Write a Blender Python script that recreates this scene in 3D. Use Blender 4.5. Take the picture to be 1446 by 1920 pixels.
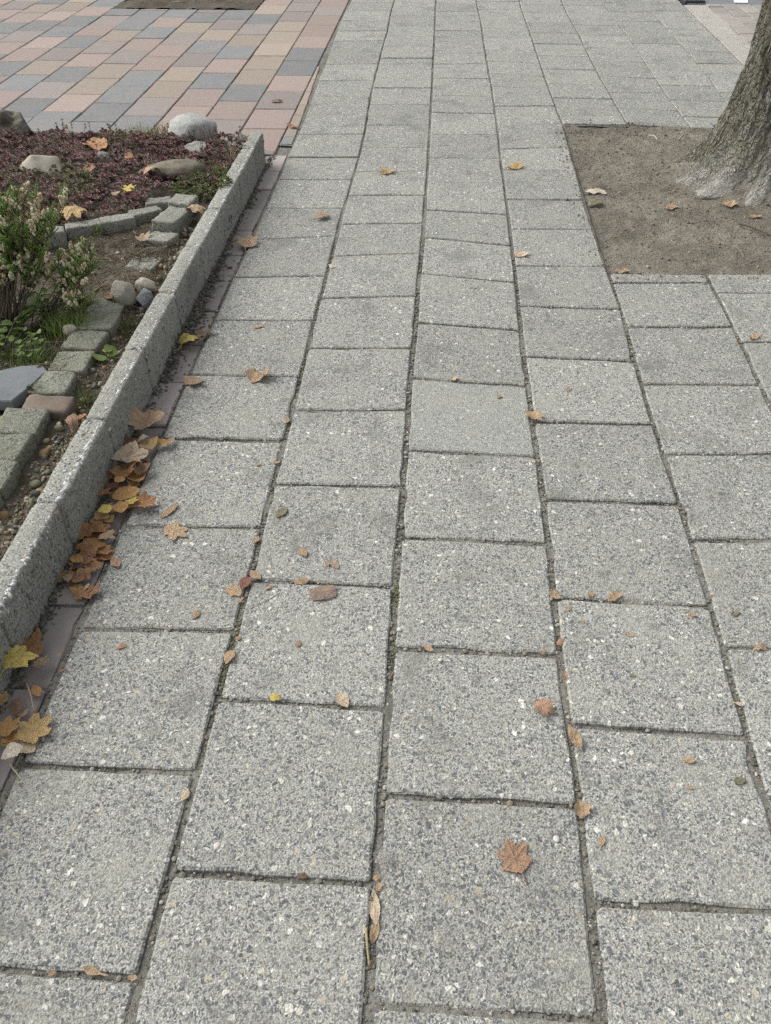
import bpy, bmesh, math, random
import numpy as np
from mathutils import Vector, Matrix, noise

for o in list(bpy.data.objects):
    bpy.data.objects.remove(o, do_unlink=True)
scene = bpy.context.scene
COL = scene.collection
R = math.radians

# ------------------------------------------------------------------ camera
cam_data = bpy.data.cameras.new('camera')
cam_data.sensor_fit = 'VERTICAL'
cam_data.sensor_height = 24.0
cam_data.lens = 1588.19 / 1920.0 * 24.0
cam_data.clip_start = 0.02
cam_data.clip_end = 400.0
camera = bpy.data.objects.new('camera', cam_data)
COL.objects.link(camera)
PITCH, YAW, ROLL, EYE = R(40.840), R(3.918), R(-0.430), 1.216
fwd = Matrix.Rotation(YAW, 3, 'Z') @ Vector((0, math.cos(PITCH), -math.sin(PITCH)))
up0 = Matrix.Rotation(YAW, 3, 'Z') @ Vector((0, math.sin(PITCH), math.cos(PITCH)))
rt0 = Matrix.Rotation(YAW, 3, 'Z') @ Vector((1, 0, 0))
rt = math.cos(ROLL) * rt0 + math.sin(ROLL) * up0
up = -math.sin(ROLL) * rt0 + math.cos(ROLL) * up0
m = Matrix((rt, up, -fwd)).transposed().to_4x4()
m.translation = Vector((0, 0, EYE))
camera.matrix_world = m
scene.camera = camera

# ------------------------------------------------------------------ overcast daylight
SUN_EL, SUN_AZ = R(46), R(-72)          # azimuth measured from +Y towards +X: light comes from the left, slightly ahead
world = bpy.data.worlds.new('World')
scene.world = world
world.use_nodes = True
wn = world.node_tree.nodes
wl = world.node_tree.links
bg = wn['Background']
sky = wn.new('ShaderNodeTexSky')
sky.sky_type = 'NISHITA'
sky.sun_disc = False
sky.sun_elevation = SUN_EL
sky.sun_rotation = SUN_AZ
sky.air_density = 1.0
sky.dust_density = 4.0
hs = wn.new('ShaderNodeHueSaturation')
hs.inputs['Saturation'].default_value = 0.22
wl.new(sky.outputs['Color'], hs.inputs['Color'])
wl.new(hs.outputs['Color'], bg.inputs['Color'])
bg.inputs['Strength'].default_value = 0.115
sun_data = bpy.data.lights.new('sun', 'SUN')
sun_data.energy = 1.15
sun_data.angle = R(50)
sun_data.color = (1.0, 0.985, 0.93)
sun = bpy.data.objects.new('sun', sun_data)
COL.objects.link(sun)
sdir = Vector((math.sin(SUN_AZ) * math.cos(SUN_EL), math.cos(SUN_AZ) * math.cos(SUN_EL), math.sin(SUN_EL)))
sun.rotation_euler = sdir.to_track_quat('Z', 'Y').to_euler()
sun.location = sdir * 20
scene.view_settings.view_transform = 'Standard'
scene.view_settings.look = 'None'
scene.view_settings.exposure = 0.92
scene.view_settings.gamma = 1.0
scene.view_settings.use_curve_mapping = False
scene.render.engine = 'CYCLES'
scene.cycles.use_denoising = False

scene.cycles.max_bounces = 4
scene.cycles.diffuse_bounces = 3
scene.cycles.transmission_bounces = 2
scene.cycles.caustics_reflective = False
scene.cycles.caustics_refractive = False

SLABS = [
('A', 0, [(-0.6496, -0.1743), (-0.3703, -0.1728), (-0.3703, 0.1193), (-0.6496, 0.1179)]),
('A', 0, [(-0.6496, 0.1277), (-0.3703, 0.1291), (-0.3703, 0.4234), (-0.6496, 0.4219)]),
('A', 0, [(-0.6496, 0.4317), (-0.3703, 0.4332), (-0.3651, 0.7346), (-0.6496, 0.7318)]),
('A', 0, [(-0.6496, 0.742), (-0.3651, 0.7448), (-0.3622, 1.0381), (-0.6504, 1.026)]),
('A', 0, [(-0.6504, 1.0355), (-0.3622, 1.0476), (-0.3626, 1.3329), (-0.6578, 1.3207)]),
('A', 0, [(-0.6578, 1.329), (-0.3626, 1.3412), (-0.364, 1.6472), (-0.6576, 1.6414)]),
('A', 0, [(-0.6576, 1.6504), (-0.364, 1.6562), (-0.3651, 1.9398), (-0.6576, 1.9343)]),
('A', 0, [(-0.6576, 1.9427), (-0.3651, 1.9483), (-0.3674, 2.2579), (-0.6581, 2.2454)]),
('A', 0, [(-0.6581, 2.252), (-0.3674, 2.2645), (-0.3665, 2.5587), (-0.6586, 2.5315)]),
('A', 0, [(-0.6586, 2.5392), (-0.3665, 2.5664), (-0.3666, 2.8726), (-0.6566, 2.8279)]),
('A', 0, [(-0.6566, 2.8369), (-0.3666, 2.8817), (-0.3684, 3.1324), (-0.6545, 3.1181)]),
('A', 0, [(-0.6554, 3.1248), (-0.3668, 3.1392), (-0.3624, 3.4334), (-0.6561, 3.4192)]),
('A', 0, [(-0.6561, 3.4238), (-0.3624, 3.438), (-0.3589, 3.6999), (-0.657, 3.6859)]),
('A', 0, [(-0.657, 3.6917), (-0.3589, 3.7057), (-0.3616, 4.0084), (-0.6555, 3.995)]),
('A', 0, [(-0.6555, 3.9997), (-0.3616, 4.0131), (-0.3697, 4.3087), (-0.6579, 4.296)]),
('A', 0, [(-0.6579, 4.3001), (-0.3697, 4.3128), (-0.3803, 4.6061), (-0.6675, 4.6033)]),
('A', 0, [(-0.6675, 4.6073), (-0.3803, 4.61), (-0.3823, 4.919), (-0.6741, 4.8964)]),
('A', 0, [(-0.6741, 4.8999), (-0.3823, 4.9226), (-0.3847, 5.2668), (-0.6784, 5.2314)]),
('A', 0, [(-0.6784, 5.2351), (-0.3847, 5.2704), (-0.3871, 5.5401), (-0.6848, 5.5157)]),
('A', 0, [(-0.6848, 5.5202), (-0.3871, 5.5446), (-0.3871, 5.8361), (-0.694, 5.8036)]),
('A', 0, [(-0.694, 5.8087), (-0.3871, 5.8411), (-0.385, 6.1008), (-0.7036, 6.0895)]),
('A', 0, [(-0.7036, 6.0946), (-0.385, 6.1059), (-0.392, 6.3847), (-0.7064, 6.374)]),
('A', 0, [(-0.7064, 6.3796), (-0.392, 6.3903), (-0.3962, 6.7111), (-0.7087, 6.683)]),
('A', 0, [(-0.7087, 6.6885), (-0.3962, 6.7166), (-0.3963, 7.014), (-0.7054, 6.9859)]),
('A', 0, [(-0.7054, 6.9904), (-0.3963, 7.0185), (-0.3963, 7.318), (-0.6982, 7.2899)]),
('A', 0, [(-0.6982, 7.2933), (-0.3963, 7.3214), (-0.3963, 7.6212), (-0.6982, 7.5931)]),
('A', 0, [(-0.6982, 7.5971), (-0.3963, 7.6252), (-0.3963, 7.9234), (-0.6982, 7.8953)]),
('A', 0, [(-0.6982, 7.8994), (-0.3963, 7.9275), (-0.3963, 8.227), (-0.6982, 8.1989)]),
('B', 0, [(-0.3593, -0.0262), (-0.0635, -0.0262), (-0.0635, 0.2672), (-0.3593, 0.2671)]),
('B', 0, [(-0.3593, 0.276), (-0.0635, 0.276), (-0.0655, 0.571), (-0.3555, 0.5709)]),
('B', 0, [(-0.3555, 0.5793), (-0.0655, 0.5793), (-0.0652, 0.8787), (-0.3534, 0.8822)]),
('B', 0, [(-0.3534, 0.8919), (-0.0652, 0.8883), (-0.0689, 1.1723), (-0.3493, 1.1732)]),
('B', 0, [(-0.3493, 1.1828), (-0.0689, 1.1819), (-0.0668, 1.4885), (-0.3538, 1.4832)]),
('B', 0, [(-0.3538, 1.4907), (-0.0668, 1.4961), (-0.0696, 1.7999), (-0.3524, 1.7836)]),
('B', 0, [(-0.3524, 1.7903), (-0.0696, 1.8065), (-0.0695, 2.1108), (-0.3558, 2.0948)]),
('B', 0, [(-0.3558, 2.1026), (-0.0695, 2.1186), (-0.0671, 2.4272), (-0.3567, 2.3971)]),
('B', 0, [(-0.3567, 2.4058), (-0.0671, 2.4359), (-0.0655, 2.7432), (-0.3544, 2.7045)]),
('B', 0, [(-0.3544, 2.7134), (-0.0655, 2.7521), (-0.0643, 3.006), (-0.3563, 2.9812)]),
('B', 0, [(-0.3563, 2.9898), (-0.0643, 3.0146), (-0.0654, 3.2778), (-0.3555, 3.2632)]),
('B', 0, [(-0.3572, 3.2697), (-0.0633, 3.2843), (-0.0645, 3.545), (-0.3534, 3.5248)]),
('B', 0, [(-0.3534, 3.5293), (-0.0645, 3.5495), (-0.066, 3.8457), (-0.351, 3.8323)]),
('B', 0, [(-0.351, 3.8369), (-0.066, 3.8502), (-0.0676, 4.1552), (-0.356, 4.1422)]),
('B', 0, [(-0.356, 4.1472), (-0.0676, 4.1603), (-0.0707, 4.4884), (-0.3676, 4.4663)]),
('B', 0, [(-0.3676, 4.4708), (-0.0707, 4.4929), (-0.0735, 4.7864), (-0.374, 4.7737)]),
('B', 0, [(-0.374, 4.7775), (-0.0735, 4.7902), (-0.0763, 5.1281), (-0.3754, 5.0821)]),
('B', 0, [(-0.3754, 5.0864), (-0.0763, 5.1324), (-0.0786, 5.4057), (-0.3781, 5.3939)]),
('B', 0, [(-0.3781, 5.3987), (-0.0786, 5.4105), (-0.0812, 5.7161), (-0.3806, 5.6845)]),
('B', 0, [(-0.3806, 5.6889), (-0.0812, 5.7205), (-0.0833, 5.9701), (-0.3784, 5.9593)]),
('B', 0, [(-0.3784, 5.9635), (-0.0833, 5.9743), (-0.0867, 6.2506), (-0.3807, 6.2402)]),
('B', 0, [(-0.3807, 6.245), (-0.0867, 6.2554), (-0.0904, 6.5634), (-0.3885, 6.5533)]),
('B', 0, [(-0.3885, 6.5586), (-0.0904, 6.5686), (-0.0934, 6.866), (-0.3885, 6.8559)]),
('B', 0, [(-0.3885, 6.8608), (-0.0934, 6.8708), (-0.0934, 7.1698), (-0.3886, 7.1597)]),
('B', 0, [(-0.3886, 7.1642), (-0.0934, 7.1743), (-0.0934, 7.4723), (-0.3886, 7.4623)]),
('B', 0, [(-0.3886, 7.4665), (-0.0934, 7.4766), (-0.0934, 7.776), (-0.3886, 7.766)]),
('B', 0, [(-0.3886, 7.77), (-0.0934, 7.7801), (-0.0934, 8.0786), (-0.3886, 8.0685)]),
('C', 0, [(-0.0499, -0.1867), (0.2418, -0.185), (0.2418, 0.1111), (-0.0499, 0.1094)]),
('C', 0, [(-0.0499, 0.1182), (0.2418, 0.1198), (0.2418, 0.4123), (-0.0499, 0.4106)]),
('C', 0, [(-0.0499, 0.42), (0.2418, 0.4216), (0.2463, 0.7133), (-0.0518, 0.7149)]),
('C', 0, [(-0.0518, 0.724), (0.2463, 0.7225), (0.2424, 1.014), (-0.0534, 1.0161)]),
('C', 0, [(-0.0534, 1.0252), (0.2424, 1.0232), (0.2466, 1.3164), (-0.0542, 1.32)]),
('C', 0, [(-0.0542, 1.3293), (0.2466, 1.3257), (0.2459, 1.6195), (-0.0547, 1.6295)]),
('C', 1, [(-0.0547, 1.6388), (0.2459, 1.6288), (0.2416, 1.9266), (-0.0569, 1.9519)]),
('C', 0, [(-0.0569, 1.9598), (0.2416, 1.9344), (0.2409, 2.2281), (-0.0532, 2.26)]),
('C', 0, [(-0.0532, 2.2682), (0.2409, 2.2363), (0.2433, 2.5355), (-0.0537, 2.5867)]),
('C', 0, [(-0.0537, 2.5962), (0.2433, 2.545), (0.2437, 2.821), (-0.0503, 2.8776)]),
('C', 0, [(-0.0503, 2.8879), (0.2437, 2.8313), (0.2432, 3.1003), (-0.0512, 3.1314)]),
('C', 0, [(-0.0533, 3.139), (0.245, 3.1078), (0.2432, 3.4199), (-0.0544, 3.4171)]),
('C', 0, [(-0.0544, 3.4212), (0.2432, 3.4239), (0.2415, 3.7087), (-0.0557, 3.7013)]),
('C', 0, [(-0.0557, 3.7053), (0.2415, 3.7128), (0.2422, 4.0321), (-0.0574, 4.0245)]),
('C', 0, [(-0.0574, 4.0287), (0.2422, 4.0364), (0.2412, 4.3522), (-0.0599, 4.3561)]),
('C', 0, [(-0.0599, 4.3605), (0.2412, 4.3567), (0.2397, 4.6414), (-0.0627, 4.6475)]),
('C', 0, [(-0.0627, 4.653), (0.2397, 4.6468), (0.2341, 4.9799), (-0.0655, 4.9729)]),
('C', 0, [(-0.0655, 4.978), (0.2341, 4.985), (0.2285, 5.2904), (-0.0681, 5.2785)]),
('C', 0, [(-0.0681, 5.2832), (0.2285, 5.2951), (0.2244, 5.5237), (-0.0701, 5.5251)]),
('C', 0, [(-0.0701, 5.5291), (0.2244, 5.5277), (0.2198, 5.8174), (-0.0726, 5.8274)]),
('C', 0, [(-0.0726, 5.8313), (0.2198, 5.8213), (0.2177, 6.1218), (-0.0755, 6.1188)]),
('C', 0, [(-0.0755, 6.1228), (0.2177, 6.1258), (0.2142, 6.4063), (-0.0789, 6.3962)]),
('C', 0, [(-0.0789, 6.4003), (0.2142, 6.4104), (0.2059, 6.7129), (-0.0827, 6.7122)]),
('C', 0, [(-0.0827, 6.7167), (0.2059, 6.7173), (0.1988, 6.9799), (-0.0839, 6.9804)]),
('C', 0, [(-0.0839, 6.9851), (0.1988, 6.9846), (0.1985, 7.2823), (-0.0839, 7.2828)]),
('C', 0, [(-0.0839, 7.287), (0.1985, 7.2865), (0.1985, 7.5863), (-0.0839, 7.5869)]),
('C', 0, [(-0.0839, 7.5901), (0.1985, 7.5896), (0.1985, 7.8892), (-0.0839, 7.8898)]),
('C', 0, [(-0.0839, 7.894), (0.1985, 7.8934), (0.1985, 8.1914), (-0.0839, 8.1919)]),
('D', 0, [(0.2538, -0.0341), (0.5371, -0.03), (0.5371, 0.2644), (0.2538, 0.2603)]),
('D', 0, [(0.2538, 0.269), (0.5371, 0.2732), (0.5371, 0.5673), (0.258, 0.5631)]),
('D', 0, [(0.258, 0.5727), (0.5371, 0.5768), (0.5409, 0.8567), (0.2551, 0.8645)]),
('D', 0, [(0.2551, 0.8738), (0.5409, 0.8661), (0.5476, 1.1545), (0.2564, 1.161)]),
('D', 0, [(0.2564, 1.1702), (0.5476, 1.1638), (0.5467, 1.4607), (0.2604, 1.4603)]),
('D', 0, [(0.2604, 1.4696), (0.5467, 1.47), (0.5426, 1.7665), (0.2558, 1.7616)]),
('D', 0, [(0.2558, 1.7712), (0.5426, 1.7761), (0.543, 2.0693), (0.2531, 2.0787)]),
('D', 0, [(0.2531, 2.0887), (0.543, 2.0792), (0.5526, 2.3752), (0.2541, 2.383)]),
('D', 0, [(0.2541, 2.391), (0.5526, 2.3832), (0.5449, 2.6692), (0.2555, 2.6619)]),
('D', 0, [(0.2555, 2.6692), (0.5449, 2.6765), (0.5414, 2.9741), (0.2559, 2.9594)]),
('D', 0, [(0.2559, 2.9684), (0.5414, 2.9832), (0.5381, 3.2563), (0.2544, 3.2474)]),
('D', 0, [(0.2526, 3.2546), (0.5397, 3.2635), (0.5426, 3.5801), (0.2507, 3.5661)]),
('D', 0, [(0.2507, 3.5699), (0.5426, 3.5839), (0.5452, 3.8738), (0.2499, 3.8317)]),
('D', 0, [(0.2499, 3.8357), (0.5452, 3.8778), (0.547, 4.2067), (0.2507, 4.1611)]),
('D', 0, [(0.2507, 4.1654), (0.547, 4.211), (0.5379, 4.4877), (0.249, 4.4751)]),
('D', 0, [(0.249, 4.4796), (0.5379, 4.4923), (0.5322, 4.7905), (0.2455, 4.8187)]),
('D', 0, [(0.2455, 4.8233), (0.5322, 4.7951), (0.5279, 5.0302), (0.2406, 5.0842)]),
('D', 0, [(0.2406, 5.0882), (0.5279, 5.0342), (0.5255, 5.3141), (0.2359, 5.3506)]),
('D', 0, [(0.2359, 5.3546), (0.5255, 5.3182), (0.5223, 5.6125), (0.2311, 5.621)]),
('D', 0, [(0.2311, 5.6252), (0.5223, 5.6168), (0.5191, 5.9121), (0.2273, 5.9443)]),
('D', 0, [(0.2273, 5.9493), (0.5191, 5.9171), (0.5161, 6.1928), (0.2255, 6.2134)]),
('D', 0, [(0.2255, 6.2193), (0.5161, 6.1986), (0.5123, 6.4812), (0.2203, 6.4879)]),
('D', 0, [(0.2203, 6.4933), (0.5123, 6.4866), (0.5079, 6.7762), (0.2124, 6.7846)]),
('D', 0, [(0.2124, 6.7887), (0.5079, 6.7803), (0.5079, 7.0763), (0.2069, 7.0669)]),
('D', 0, [(0.2069, 7.0711), (0.5079, 7.0805), (0.5079, 7.3783), (0.2069, 7.3689)]),
('D', 0, [(0.2069, 7.374), (0.5079, 7.3834), (0.5079, 7.6814), (0.2069, 7.672)]),
('D', 0, [(0.2069, 7.6772), (0.5079, 7.6867), (0.5079, 7.9842), (0.2069, 7.9748)]),
('E', 0, [(0.5481, -0.1523), (0.8559, -0.143), (0.8559, 0.1523), (0.5481, 0.1429)]),
('E', 0, [(0.5481, 0.15), (0.8559, 0.1593), (0.8559, 0.456), (0.5481, 0.4467)]),
('E', 0, [(0.5481, 0.4543), (0.8559, 0.4637), (0.8559, 0.7577), (0.5491, 0.7483)]),
('E', 0, [(0.5491, 0.7561), (0.8559, 0.7655), (0.8559, 1.0619), (0.5563, 1.0525)]),
('E', 0, [(0.5563, 1.0607), (0.8559, 1.0701), (0.8559, 1.362), (0.5581, 1.3443)]),
('E', 0, [(0.5581, 1.3542), (0.8559, 1.3719), (0.8559, 1.6623), (0.5552, 1.6448)]),
('E', 0, [(0.5552, 1.6538), (0.8559, 1.6713), (0.8559, 1.9679), (0.5539, 1.9561)]),
('E', 0, [(0.5539, 1.9654), (0.8559, 1.9772), (0.8631, 2.2818), (0.5602, 2.2652)]),
('E', 0, [(0.5602, 2.274), (0.8631, 2.2906), (0.8604, 2.5721), (0.5585, 2.556)]),
('E', 0, [(0.5585, 2.5606), (0.8604, 2.5768), (0.8599, 2.6281), (0.5568, 2.6198)]),
('E', 0, [(0.555, 4.2037), (0.847, 4.2089), (0.8433, 4.3346), (0.55, 4.3334)]),
('E', 0, [(0.55, 4.3385), (0.8433, 4.3397), (0.8346, 4.6194), (0.543, 4.6257)]),
('E', 0, [(0.543, 4.6305), (0.8346, 4.6243), (0.8285, 4.8784), (0.5381, 4.892)]),
('E', 0, [(0.5381, 4.8973), (0.8285, 4.8837), (0.8225, 5.1799), (0.5342, 5.1911)]),
('E', 0, [(0.5342, 5.1967), (0.8225, 5.1855), (0.8186, 5.4701), (0.5313, 5.4902)]),
('E', 0, [(0.5313, 5.4961), (0.8186, 5.4761), (0.8174, 5.769), (0.5281, 5.7855)]),
('E', 0, [(0.5281, 5.79), (0.8174, 5.7735), (0.8212, 6.0687), (0.525, 6.0728)]),
('E', 0, [(0.525, 6.0759), (0.8212, 6.0717), (0.8097, 6.3858), (0.5216, 6.3839)]),
('E', 0, [(0.5216, 6.3878), (0.8097, 6.3896), (0.8093, 6.6795), (0.5167, 6.6873)]),
('E', 0, [(0.5167, 6.6912), (0.8093, 6.6833), (0.8103, 6.9709), (0.5156, 6.9804)]),
('E', 0, [(0.5156, 6.9844), (0.8103, 6.9749), (0.8113, 7.2729), (0.5156, 7.2825)]),
('E', 0, [(0.5156, 7.2873), (0.8113, 7.2777), (0.8113, 7.5761), (0.5156, 7.5856)]),
('E', 0, [(0.5156, 7.5905), (0.8113, 7.5809), (0.8113, 7.8789), (0.5156, 7.8885)]),
('E', 0, [(0.5156, 7.8931), (0.8113, 7.8836), (0.8113, 8.1822), (0.5156, 8.1918)]),
('F', 0, [(0.8659, 0.9886), (1.1315, 1.0029), (1.1315, 1.2986), (0.8659, 1.2842)]),
('F', 0, [(0.8659, 1.2933), (1.1315, 1.3076), (1.1315, 1.5999), (0.8659, 1.5856)]),
('F', 0, [(0.8659, 1.5958), (1.1315, 1.6101), (1.1315, 1.9034), (0.8659, 1.8891)]),
('F', 0, [(0.8659, 1.8969), (1.1315, 1.9113), (1.1315, 2.2082), (0.871, 2.1939)]),
('F', 0, [(0.871, 2.2002), (1.1315, 2.2145), (1.1315, 2.5086), (0.871, 2.5019)]),
('F', 0, [(0.871, 2.5097), (1.1315, 2.5164), (1.1315, 2.6425), (0.8698, 2.6364)]),
('F', 0, [(0.854, 4.2079), (1.1323, 4.1806), (1.1237, 4.4333), (0.8457, 4.4739)]),
('F', 0, [(0.8457, 4.478), (1.1237, 4.4374), (1.1153, 4.7409), (0.838, 4.7438)]),
('F', 0, [(0.838, 4.7486), (1.1153, 4.7457), (1.1195, 5.0103), (0.8322, 5.0459)]),
('F', 0, [(0.8322, 5.0506), (1.1195, 5.015), (1.1186, 5.3488), (0.8268, 5.3732)]),
('F', 0, [(0.8268, 5.3782), (1.1186, 5.3537), (1.1195, 5.6864), (0.823, 5.6884)]),
('F', 0, [(0.823, 5.6939), (1.1195, 5.6918), (1.118, 5.9904), (0.8284, 5.9943)]),
('F', 0, [(0.8284, 5.9992), (1.118, 5.9953), (1.1115, 6.3073), (0.8193, 6.313)]),
('F', 0, [(0.8193, 6.3171), (1.1115, 6.3114), (1.1055, 6.6203), (0.8163, 6.6279)]),
('F', 0, [(0.8163, 6.6318), (1.1055, 6.6242), (1.1016, 6.9418), (0.8172, 6.9515)]),
('F', 0, [(0.8172, 6.9562), (1.1016, 6.9466), (1.1002, 7.2443), (0.8183, 7.254)]),
('F', 0, [(0.8183, 7.2596), (1.1002, 7.2499), (1.1002, 7.5469), (0.8183, 7.5566)]),
('F', 0, [(0.8183, 7.5612), (1.1002, 7.5515), (1.1002, 7.8513), (0.8183, 7.861)]),
('F', 0, [(0.8183, 7.8643), (1.1002, 7.8546), (1.1002, 8.1542), (0.8183, 8.1639)]),
('G', 0, [(1.1358, 4.1734), (1.3896, 4.1535), (1.3896, 4.3251), (1.1303, 4.3387)]),
('G', 0, [(1.1303, 4.3441), (1.3896, 4.3304), (1.3896, 4.5959), (1.121, 4.6121)]),
('G', 0, [(1.121, 4.6165), (1.3896, 4.6002), (1.3962, 4.867), (1.1211, 4.886)]),
('G', 0, [(1.1211, 4.8904), (1.3962, 4.8713), (1.4058, 5.1635), (1.1234, 5.1858)]),
('G', 0, [(1.1234, 5.1913), (1.4058, 5.1689), (1.4082, 5.4804), (1.1215, 5.5067)]),
('G', 0, [(1.1215, 5.5119), (1.4082, 5.4857), (1.4049, 5.8045), (1.1241, 5.8215)]),
('G', 0, [(1.1241, 5.826), (1.4049, 5.8091), (1.4011, 6.1183), (1.1189, 6.1232)]),
('G', 0, [(1.1189, 6.1274), (1.4011, 6.1225), (1.399, 6.4293), (1.1122, 6.4358)]),
('G', 0, [(1.1122, 6.44), (1.399, 6.4335), (1.3935, 6.7337), (1.1075, 6.742)]),
('G', 0, [(1.1075, 6.7468), (1.3935, 6.7385), (1.3891, 7.036), (1.1038, 7.0443)]),
('G', 0, [(1.1038, 7.0491), (1.3891, 7.0407), (1.3891, 7.3397), (1.1037, 7.3481)]),
('G', 0, [(1.1037, 7.3521), (1.3891, 7.3437), (1.3891, 7.6427), (1.1037, 7.6511)]),
('G', 0, [(1.1037, 7.656), (1.3891, 7.6476), (1.3891, 7.9448), (1.1037, 7.9532)]),
('H', 0, [(1.3931, 4.0325), (1.6536, 4.0296), (1.6536, 4.2385), (1.3931, 4.243)]),
('H', 0, [(1.3931, 4.2488), (1.6536, 4.2443), (1.6536, 4.4725), (1.3931, 4.4787)]),
('H', 0, [(1.3931, 4.4844), (1.6536, 4.4782), (1.6536, 4.7482), (1.3948, 4.7567)]),
('H', 0, [(1.3948, 4.761), (1.6536, 4.7525), (1.6536, 5.0329), (1.4075, 5.0442)]),
('H', 0, [(1.4075, 5.0475), (1.6536, 5.0361), (1.6536, 5.3345), (1.4107, 5.3485)]),
('H', 0, [(1.4107, 5.3525), (1.6536, 5.3385), (1.6536, 5.6286), (1.4102, 5.6453)]),
('H', 0, [(1.4102, 5.6504), (1.6536, 5.6338), (1.6536, 5.8959), (1.407, 5.9149)]),
('H', 0, [(1.407, 5.9205), (1.6536, 5.9016), (1.6536, 6.1864), (1.4038, 6.208)]),
('H', 0, [(1.4038, 6.2133), (1.6536, 6.1917), (1.6536, 6.4375), (1.4021, 6.4945)]),
('H', 0, [(1.4021, 6.4999), (1.6536, 6.4429), (1.6536, 6.7588), (1.3957, 6.7859)]),
('H', 0, [(1.3957, 6.7906), (1.6536, 6.7635), (1.6536, 7.063), (1.3926, 7.0902)]),
('H', 0, [(1.3926, 7.0937), (1.6536, 7.0666), (1.6536, 7.3659), (1.3926, 7.393)]),
('H', 0, [(1.3926, 7.3969), (1.6536, 7.3697), (1.6536, 7.6687), (1.3926, 7.6959)]),
('H', 0, [(1.3926, 7.6998), (1.6536, 7.6726), (1.6536, 7.9718), (1.3926, 7.999)]),
]
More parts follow.
